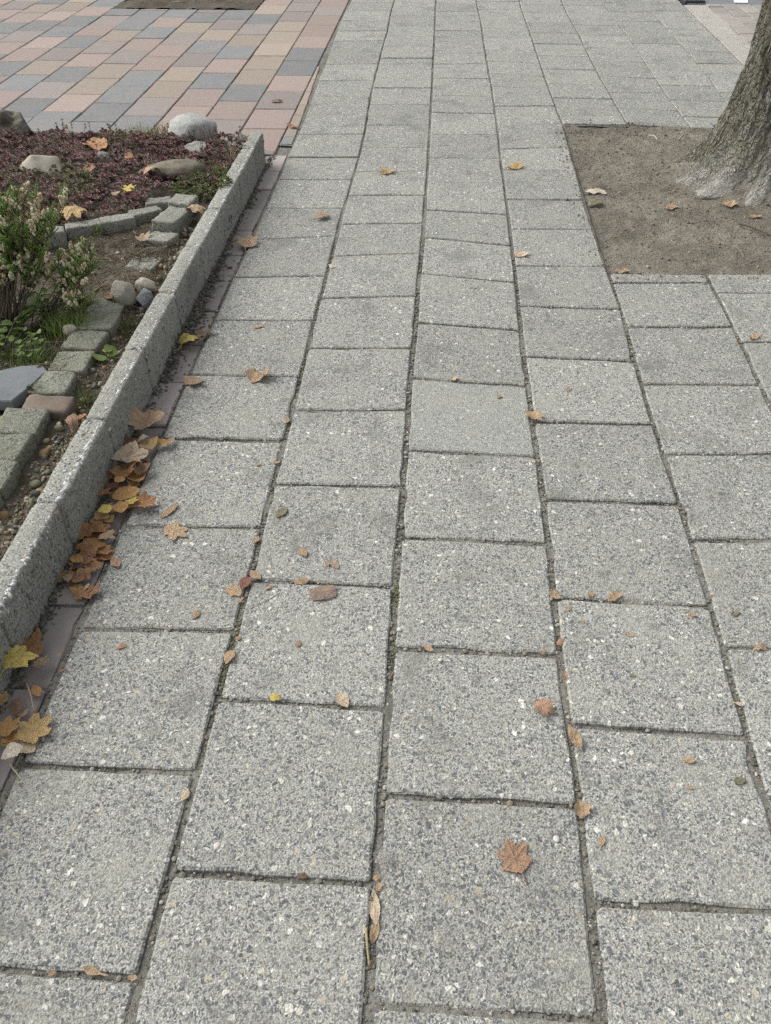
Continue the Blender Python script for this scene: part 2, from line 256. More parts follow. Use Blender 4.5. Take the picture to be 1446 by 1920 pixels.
LEAVES = [
('large tan lobed leaf curled at the head of the kerb drift', 'leaf drift along the kerb', 'maple', (0.455, 0.327, 0.21), -0.664, 1.709, -0.749, 1.663, 0.85, 0.014, 0.9),
('orange tan leaf half hidden behind the large curled tan leaf', 'leaf drift along the kerb', 'maple', (0.419, 0.227, 0.11), -0.6907, 1.741, -0.7447, 1.7333, 0.7, 0.004, 0.5),
('brown folded leaf standing against the kerb below the large tan leaf', 'leaf drift along the kerb', 'oval', (0.244, 0.153, 0.1), -0.7327, 1.5668, -0.737, 1.6246, 0.5, 0.01, 0.9),
('small brown leaf with holes under the large tan leaf', 'leaf drift along the kerb', 'scrap', (0.244, 0.153, 0.1), -0.7318, 1.6129, -0.7135, 1.6315, 0.8, 0.006, 0.5),
('pale curled sliver of leaf just below the large tan leaf', 'leaf drift along the kerb', 'oval', (0.561, 0.454, 0.327), -0.7011, 1.5891, -0.6814, 1.6205, 0.45, 0.02, 0.8),
('orange tan oval leaf between large tan leaf and slab joint', 'leaf drift along the kerb', 'oval', (0.474, 0.336, 0.155), -0.6897, 1.5739, -0.6577, 1.6121, 0.6, 0.016, 0.6),
('bright orange oval leaf on the slab corner beside the drift', 'leaf drift along the kerb', 'oval', (0.516, 0.302, 0.121), -0.6593, 1.6153, -0.6271, 1.6019, 0.7, 0.012, 0.6),
('tiny tan leaf tip at the right end of the kerb drift', 'leaf drift along the kerb', 'oval', (0.455, 0.327, 0.21), -0.6324, 1.6109, -0.6256, 1.6353, 0.6, 0.01, 0.6),
('beige curled lobed leaf with pale veins in mid drift', 'leaf drift along the kerb', 'maple', (0.561, 0.454, 0.327), -0.7335, 1.5555, -0.6707, 1.5058, 0.85, 0.02, 1.0),
('brown leaf tucked right of the beige curled leaf', 'leaf drift along the kerb', 'scrap', (0.244, 0.153, 0.1), -0.6897, 1.5298, -0.6703, 1.5557, 0.8, 0.01, 0.6),
('wide orange brown lobed leaf below the beige curled leaf', 'leaf drift along the kerb', 'maple', (0.419, 0.227, 0.11), -0.7323, 1.4743, -0.6743, 1.5013, 0.75, 0.014, 0.9),
('small amber leaf lying on the wide orange brown leaf', 'leaf drift along the kerb', 'oval', (0.516, 0.302, 0.121), -0.7087, 1.4547, -0.6867, 1.4386, 0.8, 0.026, 0.5),
('crinkled brown leaf at the slab edge in mid drift', 'leaf drift along the kerb', 'scrap', (0.244, 0.153, 0.1), -0.6701, 1.4753, -0.653, 1.516, 0.7, 0.016, 0.8),
('brown oval leaf leaning on the kerb face in mid drift', 'leaf drift along the kerb', 'oval', (0.244, 0.153, 0.1), -0.7634, 1.4706, -0.7408, 1.466, 0.8, 0.014, 0.4),
('tan leaf tip standing beside the kerb in mid drift', 'leaf drift along the kerb', 'oval', (0.455, 0.327, 0.21), -0.745, 1.4241, -0.7457, 1.4566, 0.6, 0.012, 0.6),
('orange brown lobed leaf against the kerb left of the wet amber leaf', 'leaf drift along the kerb', 'maple', (0.419, 0.227, 0.11), -0.7533, 1.4161, -0.7104, 1.4111, 0.7, 0.012, 0.7),
('red brown leaf above the wet amber leaf', 'leaf drift along the kerb', 'scrap', (0.276, 0.132, 0.095), -0.7342, 1.4434, -0.7026, 1.4529, 0.8, 0.006, 0.5),
('broad wet amber leaf filling the drift at mid length', 'leaf drift along the kerb', 'oval', (0.516, 0.302, 0.121), -0.7028, 1.3985, -0.6508, 1.4313, 0.72, 0.012, 0.25),
('tiny bright yellow lobed leaf beside the wet amber leaf', 'leaf drift along the kerb', 'maple', (0.681, 0.542, 0.158), -0.6615, 1.376, -0.6496, 1.4004, 0.8, 0.016, 0.3),
('orange brown lobed leaf reaching out over the slab corner', 'leaf drift along the kerb', 'maple', (0.419, 0.227, 0.11), -0.6538, 1.3969, -0.6054, 1.3742, 0.95, 0.008, 0.8),
('round orange leaf in the lower drift', 'leaf drift along the kerb', 'oval', (0.516, 0.302, 0.121), -0.6658, 1.3495, -0.6836, 1.3844, 0.85, 0.014, 0.4),
('round yellow leaf on top of the lower drift', 'leaf drift along the kerb', 'oval', (0.681, 0.542, 0.158), -0.6873, 1.3304, -0.7065, 1.354, 0.85, 0.028, 0.3),
('amber leaf under the round yellow leaf', 'leaf drift along the kerb', 'oval', (0.474, 0.336, 0.155), -0.7202, 1.3418, -0.6888, 1.3243, 0.8, 0.018, 0.4),
('amber leaf below and right of the round yellow leaf', 'leaf drift along the kerb', 'oval', (0.516, 0.302, 0.121), -0.697, 1.318, -0.6794, 1.3364, 0.8, 0.014, 0.5),
('ochre leaf below and left of the round yellow leaf', 'leaf drift along the kerb', 'oval', (0.474, 0.336, 0.155), -0.7223, 1.3119, -0.7106, 1.3369, 0.8, 0.012, 0.5),
('large orange brown lobed leaf against the kerb in lower drift', 'leaf drift along the kerb', 'maple', (0.419, 0.227, 0.11), -0.7223, 1.3153, -0.7338, 1.2707, 1.0, 0.012, 0.6),
('orange brown lobed leaf right of the large lobed leaf in lower drift', 'leaf drift along the kerb', 'maple', (0.419, 0.227, 0.11), -0.7224, 1.3073, -0.6812, 1.2876, 0.8, 0.01, 0.7),
('crumpled tan leaf at slab edge in the lower drift', 'leaf drift along the kerb', 'maple', (0.455, 0.327, 0.21), -0.6897, 1.2626, -0.666, 1.289, 0.8, 0.008, 0.8),
('flat brown lobed leaf near the lower end of the drift', 'leaf drift along the kerb', 'maple', (0.419, 0.227, 0.11), -0.6941, 1.2733, -0.7133, 1.225, 1.0, 0.004, 0.35),
('amber oval leaf against the kerb near the drift end', 'leaf drift along the kerb', 'oval', (0.516, 0.302, 0.121), -0.7334, 1.2076, -0.7012, 1.1984, 0.55, 0.012, 0.5),
('dark purple brown leaf below the amber oval near drift end', 'leaf drift along the kerb', 'scrap', (0.114, 0.087, 0.082), -0.7191, 1.1829, -0.7021, 1.1947, 0.9, 0.008, 0.4),
('pale tan leaf lying across the bricks near drift end', 'leaf drift along the kerb', 'oval', (0.455, 0.327, 0.21), -0.6955, 1.1771, -0.6689, 1.1801, 0.5, 0.006, 0.4),
('olive tan leaf at the foot of the kerb at drift end', 'leaf drift along the kerb', 'oval', (0.228, 0.217, 0.143), -0.7498, 1.1522, -0.7215, 1.1464, 0.65, 0.008, 0.5),
('small tan crumpled leaf beside the olive leaf', 'leaf drift along the kerb', 'scrap', (0.455, 0.327, 0.21), -0.7272, 1.1576, -0.7059, 1.1468, 0.8, 0.01, 0.6),
('red orange leaf at the bottom of the kerb drift', 'leaf drift along the kerb', 'oval', (0.362, 0.202, 0.122), -0.7003, 1.1387, -0.6928, 1.1676, 0.75, 0.008, 0.4),
('rust coloured lobed leaf by the slab edge below the drift', 'single fallen leaves', 'maple', (0.362, 0.202, 0.122), -0.6761, 1.1013, -0.6461, 1.1335, 0.8, 0.006, 0.7),
('pale seed wing lying on the rust coloured leaf', 'single fallen leaves', 'samara', (0.561, 0.454, 0.327), -0.6687, 1.1085, -0.6639, 1.1291, 0.4, 0.02, 0.3),
('bright yellow five lobed leaf beside the kerb', 'single fallen leaves', 'maple', (0.681, 0.542, 0.158), -0.7328, 0.8981, -0.7233, 0.9519, 1.15, 0.03, 0.35),
('brown lobed leaf behind the bright yellow leaf', 'single fallen leaves', 'maple', (0.419, 0.227, 0.11), -0.7057, 0.9464, -0.7447, 0.987, 1.1, 0.008, 0.6),
('tan curled leaf right of the bright yellow leaf', 'single fallen leaves', 'scrap', (0.455, 0.327, 0.21), -0.7016, 0.9307, -0.6775, 0.9506, 0.6, 0.008, 0.8),
('small orange oval leaf on the dark brick at left edge', 'single fallen leaves', 'oval', (0.516, 0.302, 0.121), -0.6671, 0.8695, -0.6876, 0.8902, 0.5, 0.006, 0.3),
('yellow brown leaf cut by the left picture edge', 'single fallen leaves', 'maple', (0.474, 0.336, 0.155), -0.7345, 0.8474, -0.7145, 0.861, 1.0, 0.012, 0.6),
('brown curled leaf above the large amber leaf', 'single fallen leaves', 'oval', (0.244, 0.153, 0.1), -0.6907, 0.8217, -0.7, 0.8566, 0.55, 0.01, 0.7),
('dark tan curled leaf right of the brown curled leaf above the large amber leaf', 'single fallen leaves', 'oval', (0.455, 0.327, 0.21), -0.6909, 0.8253, -0.6727, 0.8363, 0.6, 0.008, 0.7),
('large amber tan lobed leaf at the lower left slab corner', 'single fallen leaves', 'maple', (0.474, 0.336, 0.155), -0.6695, 0.7766, -0.6307, 0.8191, 1.0, 0.008, 0.5),
('amber lobed leaf at the left edge beside the large amber leaf', 'single fallen leaves', 'maple', (0.516, 0.302, 0.121), -0.704, 0.7808, -0.6809, 0.8118, 0.8, 0.014, 0.5),
('mottled amber leaf under the pale folded leaf', 'single fallen leaves', 'maple', (0.516, 0.302, 0.121), -0.6949, 0.7661, -0.6719, 0.7903, 0.7, 0.006, 0.4),
('pale folded leaf below the large amber leaf', 'single fallen leaves', 'oval', (0.672, 0.608, 0.491), -0.6762, 0.7338, -0.651, 0.7573, 0.75, 0.02, 0.6),
('grey beige leaf tucked under the large amber leaf', 'single fallen leaves', 'oval', (0.561, 0.454, 0.327), -0.6698, 0.7834, -0.6382, 0.7585, 0.7, 0.004, 0.4),
('big pale brown star shaped leaf curled on the third slab row', 'single fallen leaves', 'maple', (0.455, 0.327, 0.21), -0.5038, 1.9272, -0.4361, 1.9282, 0.8, 0.003, 1.1),
('tan lobed leaf at the slab edge above the kerb drift', 'single fallen leaves', 'maple', (0.455, 0.327, 0.21), -0.6681, 1.9102, -0.6123, 1.8815, 0.75, 0.003, 0.5),
('yellow leaf on the brick strip by the kerb', 'single fallen leaves', 'maple', (0.681, 0.542, 0.158), -0.7125, 2.0664, -0.6843, 2.1283, 0.8, 0.004, 0.8),
('brown leaf beside the yellow leaf on the brick strip', 'single fallen leaves', 'scrap', (0.244, 0.153, 0.1), -0.6839, 2.1278, -0.6522, 2.1669, 0.7, 0.006, 0.8),
('dark olive oval leaf flat on a slab', 'single fallen leaves', 'oval', (0.228, 0.217, 0.143), -0.3323, 1.3681, -0.3152, 1.4013, 0.5, 0.002, 0.15),
('squarish crumpled brown dead leaf in mid path', 'single fallen leaves', 'square', (0.262, 0.198, 0.161), -0.233, 1.141, -0.1775, 1.1543, 0.72, 0.002, 0.3),
('torn faded tan leaf pressed on a slab near the drift', 'single fallen leaves', 'maple', (0.455, 0.327, 0.21), -0.5679, 1.3262, -0.5179, 1.2984, 0.8, 0.001, 0.12),
('long pale brown leaf strip on the slab right of the drift', 'single fallen leaves', 'oval', (0.455, 0.327, 0.21), -0.5847, 1.3502, -0.5579, 1.3984, 0.3, 0.002, 0.3),
('faded tan scrap beside the first long joint in mid path', 'single fallen leaves', 'scrap', (0.455, 0.327, 0.21), -0.3967, 1.1513, -0.365, 1.1371, 0.8, 0.001, 0.15),
('small yellow lobed leaf in a cross joint', 'single fallen leaves', 'maple', (0.681, 0.542, 0.158), -0.2653, 0.8865, -0.2491, 0.8965, 0.9, 0.003, 0.4),
('orange brown crumpled leaf on the right of the middle path', 'single fallen leaves', 'maple', (0.415, 0.265, 0.175), 0.1918, 0.9046, 0.2234, 0.8887, 0.95, 0.003, 0.8),
('terracotta lobed leaf flat on the nearest slab column', 'single fallen leaves', 'maple', (0.415, 0.265, 0.175), 0.1544, 0.6021, 0.1363, 0.6487, 0.95, 0.002, 0.18),
('tan shrivelled leaf standing in the right long joint', 'single fallen leaves', 'oval', (0.455, 0.327, 0.21), 0.2482, 0.8628, 0.263, 0.8178, 0.35, 0.002, 0.8),
('curled tan leaf at the slab corner in the near right joint', 'single fallen leaves', 'scrap', (0.455, 0.327, 0.21), 0.245, 0.6991, 0.2635, 0.7182, 0.8, 0.003, 0.8),
('tan leaf on the joint beside the smooth pale slab', 'single fallen leaves', 'maple', (0.455, 0.327, 0.21), 0.2366, 1.8032, 0.2686, 1.7649, 0.7, 0.003, 0.6),
('tan leaf on the right joint level with the bottom of the tree pit', 'single fallen leaves', 'maple', (0.561, 0.454, 0.327), 0.2465, 2.7371, 0.2991, 2.7525, 0.7, 0.003, 0.5),
('amber leaf beside the far tree pit corner slab', 'single fallen leaves', 'maple', (0.474, 0.336, 0.155), 0.2704, 3.573, 0.3231, 3.6199, 0.8, 0.003, 0.4),
('amber leaf on the second slab column far up the path', 'single fallen leaves', 'maple', (0.474, 0.336, 0.155), -0.2549, 3.4923, -0.1986, 3.5322, 0.7, 0.003, 0.5),
('orange leaf on the first slab column beside the far kerb', 'single fallen leaves', 'maple', (0.415, 0.265, 0.175), -0.4533, 3.0082, -0.4157, 3.055, 0.8, 0.003, 0.4),
('upright tan leaf on the brick strip edge beside the far kerb', 'single fallen leaves', 'maple', (0.455, 0.327, 0.21), -0.6638, 2.7424, -0.6611, 2.8271, 0.8, 0.003, 0.5),
('orange leaf pair at the driveway corner by the kerb end', 'single fallen leaves', 'scrap', (0.419, 0.227, 0.11), -0.7235, 4.1023, -0.6657, 4.0809, 0.5, 0.003, 0.5),
('brown leaf lying on a driveway paver', 'single fallen leaves', 'scrap', (0.244, 0.153, 0.1), -0.8686, 4.4918, -0.8046, 4.4945, 0.5, 0.003, 0.6),
('small tan leaf near the right edge below the tree pit', 'single fallen leaves', 'oval', (0.455, 0.327, 0.21), 0.8899, 2.208, 0.9221, 2.2343, 0.5, 0.003, 0.5),
('pale crumpled leaf on the soil at the left pit edge', 'single fallen leaves', 'scrap', (0.672, 0.608, 0.491), 0.5582, 3.3734, 0.63, 3.3541, 0.6, -0.008, 0.6),
('dull pale leaf just below the crumpled leaf on the soil', 'single fallen leaves', 'oval', (0.228, 0.217, 0.143), 0.5548, 3.219, 0.6104, 3.2647, 0.5, -0.008, 0.4),
('orange brown leaf lying in the middle of the pit soil', 'single fallen leaves', 'scrap', (0.455, 0.327, 0.21), 0.839, 3.2012, 0.8888, 3.2353, 0.7, -0.008, 0.6),
('tan leaf on the pit soil at the right edge', 'single fallen leaves', 'scrap', (0.455, 0.327, 0.21), 1.1319, 3.1386, 1.1721, 3.1457, 0.7, -0.008, 0.5),
('tan leaf at the foot of the trunk roots', 'single fallen leaves', 'scrap', (0.455, 0.327, 0.21), 1.0636, 3.207, 1.0973, 3.2828, 0.7, -0.006, 0.6),
('tan crumpled leaf at the near corner of the tree pit', 'single fallen leaves', 'scrap', (0.455, 0.327, 0.21), 0.5715, 2.6378, 0.6236, 2.6643, 0.6, -0.006, 0.7),
('bright yellow leaf among the purple ground cover', 'single fallen leaves', 'maple', (0.681, 0.542, 0.158), -1.3438, 3.1109, -1.2819, 3.0583, 0.7, 0.125, 0.6),
('orange leaf standing among the purple ground cover', 'single fallen leaves', 'oval', (0.419, 0.227, 0.11), -1.4103, 3.469, -1.3286, 3.3247, 0.6, 0.125, 0.5),
('long tan leaf across the dark mossy rock', 'single fallen leaves', 'oval', (0.455, 0.327, 0.21), -1.0806, 3.0666, -1.0361, 3.1357, 0.5, 0.135, 0.6),
('yellow leaf in the ground cover near the block border', 'single fallen leaves', 'maple', (0.681, 0.542, 0.158), -1.1055, 2.919, -1.1024, 2.9863, 0.8, 0.125, 0.5),
('orange tan leaf left of the yellow leaf near the block border', 'single fallen leaves', 'scrap', (0.455, 0.327, 0.21), -1.1453, 2.8818, -1.1311, 2.9279, 0.7, 0.125, 0.5),
('tan lobed leaf at the front of the purple ground cover', 'single fallen leaves', 'maple', (0.474, 0.336, 0.155), -1.2562, 2.7506, -1.1798, 2.672, 0.8, 0.125, 0.6),
('small orange leaf in the middle of the ground cover', 'single fallen leaves', 'scrap', (0.419, 0.227, 0.11), -1.2156, 3.2929, -1.1667, 3.2468, 0.6, 0.125, 0.5),
('rust leaf beside the small green stone', 'single fallen leaves', 'oval', (0.362, 0.202, 0.122), -1.3045, 3.096, -1.3103, 3.1987, 0.5, 0.125, 0.5),
('tan curled leaf beside the upright blocks', 'single fallen leaves', 'maple', (0.455, 0.327, 0.21), -0.866, 2.8279, -0.8021, 2.7841, 0.7, 0.095, 0.7),
('tan lobed leaf on soil left of the fallen blocks', 'single fallen leaves', 'maple', (0.455, 0.327, 0.21), -0.9728, 2.5811, -0.9487, 2.6331, 0.8, 0.09, 0.6),
('brown leaf on the soil below the heather', 'single fallen leaves', 'scrap', (0.244, 0.153, 0.1), -1.1261, 2.1398, -1.0976, 2.1511, 0.8, 0.09, 0.4),
('brown leaf leaning in the bare heather stems', 'single fallen leaves', 'maple', (0.244, 0.153, 0.1), -1.1982, 2.0879, -1.1282, 2.0118, 0.9, 0.1, 0.5),
('rust leaf beside the pale rounded rock', 'single fallen leaves', 'scrap', (0.362, 0.202, 0.122), -0.9581, 2.2146, -0.92, 2.1734, 0.5, 0.09, 0.6),
('curled brown leaf strip in the gravel beside the kerb', 'single fallen leaves', 'oval', (0.244, 0.153, 0.1), -0.8456, 1.593, -0.8106, 1.5287, 0.35, 0.09, 0.9),
('orange leaf lying in the gravel by the brown brick', 'single fallen leaves', 'scrap', (0.419, 0.227, 0.11), -0.8279, 1.5896, -0.8162, 1.6078, 0.8, 0.09, 0.4),
('ochre leaf on the flat far edging stone', 'single fallen leaves', 'scrap', (0.474, 0.336, 0.155), -1.6076, 3.6912, -1.5885, 3.7289, 0.8, 0.11, 0.5),
('orange leaf at the left edge behind the block row', 'single fallen leaves', 'oval', (0.419, 0.227, 0.11), -0.9794, 1.498, -0.9746, 1.5441, 0.5, 0.08, 0.4),
('tan leaf sliver by the rust leaf in the gravel', 'single fallen leaves', 'scrap', (0.474, 0.336, 0.155), -0.8718, 1.9172, -0.8467, 1.8966, 0.5, 0.085, 0.5),
('tan winged seed reaching left from the first long joint', 'single fallen leaves', 'samara', (0.455, 0.327, 0.21), -0.3886, 1.5592, -0.4122, 1.5497, 0.4, 0.002, 0.2),
('tan winged seed crossing the first long joint', 'single fallen leaves', 'samara', (0.455, 0.327, 0.21), -0.3836, 1.5595, -0.3554, 1.5652, 0.4, 0.002, 0.2),
('large tan winged seed in the lowest left cross joint', 'single fallen leaves', 'samara', (0.455, 0.327, 0.21), -0.4057, 0.4272, -0.4411, 0.4344, 0.38, 0.002, 0.4),
('grey brown leaf rolled up in the near middle joint', 'single fallen leaves', 'oval', (0.561, 0.454, 0.327), -0.0608, 0.5678, -0.0533, 0.5176, 0.28, -0.004, 0.9),
('tan leaf rolled in the near middle joint beside the twig', 'single fallen leaves', 'oval', (0.455, 0.327, 0.21), -0.0574, 0.4921, -0.0514, 0.5228, 0.35, -0.002, 0.8),
('tan oval leaf scrap left of the pair of winged seeds in mid path', 'leaf scraps on the slabs', 'oval', (0.455, 0.327, 0.21), -0.2678, 1.2753, -0.251, 1.2505, 0.5, 0.002, 0.3),
('small tan seed just above the squarish brown leaf', 'leaf scraps on the slabs', 'samara', (0.455, 0.327, 0.21), -0.2137, 1.2447, -0.2017, 1.2266, 0.5, 0.002, 0.3),
('tan leaf scrap right of the small seed above the squarish brown leaf', 'leaf scraps on the slabs', 'oval', (0.455, 0.327, 0.21), -0.1964, 1.2379, -0.1813, 1.2201, 0.5, 0.002, 0.3),
('tan oval scrap left of the first long joint below the drift', 'leaf scraps on the slabs', 'oval', (0.455, 0.327, 0.21), -0.4459, 1.0654, -0.4367, 1.088, 0.5, 0.002, 0.3),
('triangular orange scrap on the slab below the drift', 'leaf scraps on the slabs', 'scrap', (0.415, 0.265, 0.175), -0.5699, 0.9857, -0.5505, 0.9945, 0.5, 0.002, 0.3),
('tan winged seed beside the middle joint, above the crumpled orange leaf', 'leaf scraps on the slabs', 'samara', (0.455, 0.327, 0.21), -0.0099, 1.0288, 0.0151, 1.015, 0.5, 0.002, 0.3),
('tan seed near the lower right, beside the near right joint', 'leaf scraps on the slabs', 'samara', (0.455, 0.327, 0.21), 0.2717, 0.6443, 0.2801, 0.6668, 0.5, 0.002, 0.3),
('long tan winged seed on the right slab below the tan shrivelled leaf', 'leaf scraps on the slabs', 'samara', (0.455, 0.327, 0.21), 0.4194, 0.8071, 0.4467, 0.8107, 0.5, 0.002, 0.3),
('tan winged seed below the long one on the right slab', 'leaf scraps on the slabs', 'samara', (0.455, 0.327, 0.21), 0.4187, 0.7606, 0.4335, 0.7596, 0.5, 0.002, 0.3),
('faded olive scrap near the right edge of the lower path', 'leaf scraps on the slabs', 'oval', (0.228, 0.217, 0.143), 0.4991, 0.773, 0.52, 0.7799, 0.5, 0.002, 0.3),
('tan winged seed at the upper right corner of a right slab', 'leaf scraps on the slabs', 'samara', (0.455, 0.327, 0.21), 0.4951, 1.1451, 0.5158, 1.1285, 0.5, 0.002, 0.3),
('beige winged seed by the fourth long joint at right', 'leaf scraps on the slabs', 'samara', (0.561, 0.454, 0.327), 0.533, 0.9323, 0.5531, 0.9257, 0.5, 0.002, 0.3),
('small tan oval scrap in the middle of a right slab', 'leaf scraps on the slabs', 'oval', (0.455, 0.327, 0.21), 0.3744, 1.0773, 0.3905, 1.073, 0.5, 0.002, 0.3),
('tan scrap left of the small oval one on the right slab', 'leaf scraps on the slabs', 'scrap', (0.455, 0.327, 0.21), 0.2952, 1.0953, 0.3006, 1.1077, 0.5, 0.002, 0.3),
('tan crumb of leaf beside the right long joint in mid path', 'leaf scraps on the slabs', 'scrap', (0.455, 0.327, 0.21), 0.2699, 1.1237, 0.2777, 1.1408, 0.5, 0.002, 0.3),
('square terracotta scrap below the squarish brown leaf', 'leaf scraps on the slabs', 'scrap', (0.415, 0.265, 0.175), -0.2361, 1.0079, -0.2315, 1.0249, 0.5, 0.002, 0.3),
('faint tan scrap left of the squarish brown leaf', 'leaf scraps on the slabs', 'scrap', (0.455, 0.327, 0.21), -0.3215, 1.1503, -0.3074, 1.1614, 0.5, 0.002, 0.3),
('tan crumb on the slab right of the smooth pale slab', 'leaf scraps on the slabs', 'scrap', (0.455, 0.327, 0.21), 0.3457, 1.907, 0.3587, 1.9257, 0.5, 0.002, 0.3),
('tan crumb on the smooth pale slab', 'leaf scraps on the slabs', 'scrap', (0.455, 0.327, 0.21), 0.1611, 1.8691, 0.178, 1.8775, 0.5, 0.002, 0.3),
('small tan crumb on the far middle column', 'leaf scraps on the slabs', 'scrap', (0.455, 0.327, 0.21), 0.0991, 2.4869, 0.1259, 2.492, 0.5, 0.002, 0.3),
('small tan crumb on the first column above the star shaped leaf', 'leaf scraps on the slabs', 'scrap', (0.455, 0.327, 0.21), -0.5324, 2.2028, -0.5091, 2.2136, 0.5, 0.002, 0.3),
('tan scrap on the brick strip right of the brown lobed leaf', 'leaf scraps on the slabs', 'oval', (0.455, 0.327, 0.21), -0.6709, 0.9609, -0.6671, 0.9699, 0.5, 0.002, 0.3),
('terracotta scrap right of the tan curled leaf on the brick strip', 'leaf scraps on the slabs', 'scrap', (0.415, 0.265, 0.175), -0.6558, 0.9249, -0.6463, 0.9339, 0.5, 0.002, 0.3),
('terracotta oval scrap on the slab beside the drift end', 'leaf scraps on the slabs', 'oval', (0.415, 0.265, 0.175), -0.6494, 1.2244, -0.6294, 1.1957, 0.5, 0.002, 0.3),
('dark olive scrap on the slab right of the crumpled orange leaf', 'leaf scraps on the slabs', 'scrap', (0.228, 0.217, 0.143), 0.3659, 0.9816, 0.3792, 0.9764, 0.5, 0.002, 0.3),
('pale crumb in the first long joint far up the path', 'leaf scraps on the slabs', 'scrap', (0.672, 0.608, 0.491), -0.3572, 2.6421, -0.3461, 2.6063, 0.5, 0.002, 0.3),
('tan oval leaf where the first long joint meets a cross joint', 'leaf scraps in the joints', 'oval', (0.455, 0.327, 0.21), -0.3586, 1.2001, -0.3344, 1.1802, 0.55, 0.001, 0.5),
('red brown strip in the first long joint below the tan oval leaf', 'leaf scraps in the joints', 'oval', (0.276, 0.132, 0.095), -0.3662, 1.1487, -0.3566, 1.1834, 0.55, 0.001, 0.5),
('small tan crumb in the first long joint below the red brown strip', 'leaf scraps in the joints', 'scrap', (0.455, 0.327, 0.21), -0.3669, 1.1141, -0.3589, 1.1274, 0.55, 0.001, 0.5),
('tan strip in the cross joint left of the squarish brown leaf', 'leaf scraps in the joints', 'oval', (0.455, 0.327, 0.21), -0.2667, 1.1752, -0.2354, 1.183, 0.55, 0.001, 0.5),
('tan oval leaf in the mossy stretch of the first long joint', 'leaf scraps in the joints', 'oval', (0.455, 0.327, 0.21), -0.3586, 0.9627, -0.3512, 0.9943, 0.55, 0.001, 0.5),
('terracotta crumb above the mossy stretch of the first joint', 'leaf scraps in the joints', 'oval', (0.415, 0.265, 0.175), -0.3518, 1.0174, -0.3441, 1.0295, 0.55, 0.001, 0.5),
('beige upright strip in the cross joint right of the yellow leaf', 'leaf scraps in the joints', 'oval', (0.561, 0.454, 0.327), -0.1503, 0.9108, -0.1296, 0.8814, 0.55, 0.001, 0.5),
('tan scrap at the right long joint beside a slab corner', 'leaf scraps in the joints', 'scrap', (0.455, 0.327, 0.21), 0.2433, 1.1826, 0.2599, 1.1577, 0.55, 0.001, 0.5),
('tan upright scrap in the cross joint of the right column', 'leaf scraps in the joints', 'scrap', (0.455, 0.327, 0.21), 0.3538, 1.1589, 0.3793, 1.1862, 0.55, 0.001, 0.5),
('tan crumb in the right column cross joint, left of the upright scrap', 'leaf scraps in the joints', 'scrap', (0.455, 0.327, 0.21), 0.315, 1.1709, 0.33, 1.1833, 0.55, 0.001, 0.5),
('terracotta crumb in the right long joint above the crumpled orange leaf', 'leaf scraps in the joints', 'scrap', (0.415, 0.265, 0.175), 0.2445, 1.0421, 0.2578, 1.0583, 0.55, 0.001, 0.5),
('terracotta scrap in the right long joint level with the crumpled orange leaf', 'leaf scraps in the joints', 'scrap', (0.415, 0.265, 0.175), 0.2508, 0.9637, 0.2604, 0.9846, 0.55, 0.001, 0.5),
('tan scrap in the cross joint at the right picture edge', 'leaf scraps in the joints', 'scrap', (0.455, 0.327, 0.21), 0.6028, 1.0542, 0.6299, 1.0583, 0.55, 0.001, 0.5),
('brown scrap in the cross joint left of the fluffy down', 'leaf scraps in the joints', 'scrap', (0.244, 0.153, 0.1), -0.174, 0.5762, -0.1576, 0.5828, 0.55, 0.001, 0.5),
('tan scrap just below the fluffy down', 'leaf scraps in the joints', 'scrap', (0.455, 0.327, 0.21), -0.0617, 0.5799, -0.053, 0.5899, 0.55, 0.001, 0.5),
('second tan scrap below the fluffy down', 'leaf scraps in the joints', 'scrap', (0.455, 0.327, 0.21), -0.0567, 0.5645, -0.0491, 0.5775, 0.55, 0.001, 0.5),
('terracotta scrap left of the large tan winged seed', 'leaf scraps in the joints', 'scrap', (0.415, 0.265, 0.175), -0.4893, 0.4244, -0.4795, 0.4298, 0.55, 0.001, 0.5),
('tan scrap right of the large tan winged seed', 'leaf scraps in the joints', 'scrap', (0.455, 0.327, 0.21), -0.3818, 0.427, -0.3677, 0.4285, 0.55, 0.001, 0.5),
('beige seed in the first long joint near the lower left', 'leaf scraps in the joints', 'oval', (0.561, 0.454, 0.327), -0.3712, 0.6884, -0.3669, 0.7092, 0.55, 0.001, 0.5),
('olive crumb in the fourth long joint at right', 'leaf scraps in the joints', 'scrap', (0.228, 0.217, 0.143), 0.5829, 1.136, 0.5996, 1.1466, 0.55, 0.001, 0.5),
('beige scrap on the upper edge of the smooth pale slab', 'leaf scraps in the joints', 'scrap', (0.561, 0.454, 0.327), 0.0363, 1.9464, 0.0619, 1.9585, 0.55, 0.001, 0.5),
('tan crumb in the cross joint left of the right long joint', 'leaf scraps in the joints', 'scrap', (0.455, 0.327, 0.21), 0.2114, 1.0186, 0.2219, 1.0293, 0.55, 0.001, 0.5),
('tan oval crumb in the first long joint above the tan oval leaf', 'leaf scraps in the joints', 'oval', (0.455, 0.327, 0.21), -0.3643, 1.2856, -0.3611, 1.3057, 0.55, 0.001, 0.5),
('tan oval crumb in the first long joint above the winged seeds', 'leaf scraps in the joints', 'oval', (0.455, 0.327, 0.21), -0.3705, 1.7185, -0.3641, 1.7468, 0.55, 0.001, 0.5),
('orange brown leaf lying low in the kerb drift under other leaves', 'low leaves of the kerb drift', 'maple', (0.362, 0.202, 0.122), -0.6827, 1.2197, -0.708, 1.2468, 0.6, 0.0044, 0.43),
('orange brown leaf lying low in the kerb drift under other leaves', 'low leaves of the kerb drift', 'maple', (0.419, 0.227, 0.11), -0.6478, 1.2273, -0.6888, 1.2351, 0.79, -0.0025, 0.62),
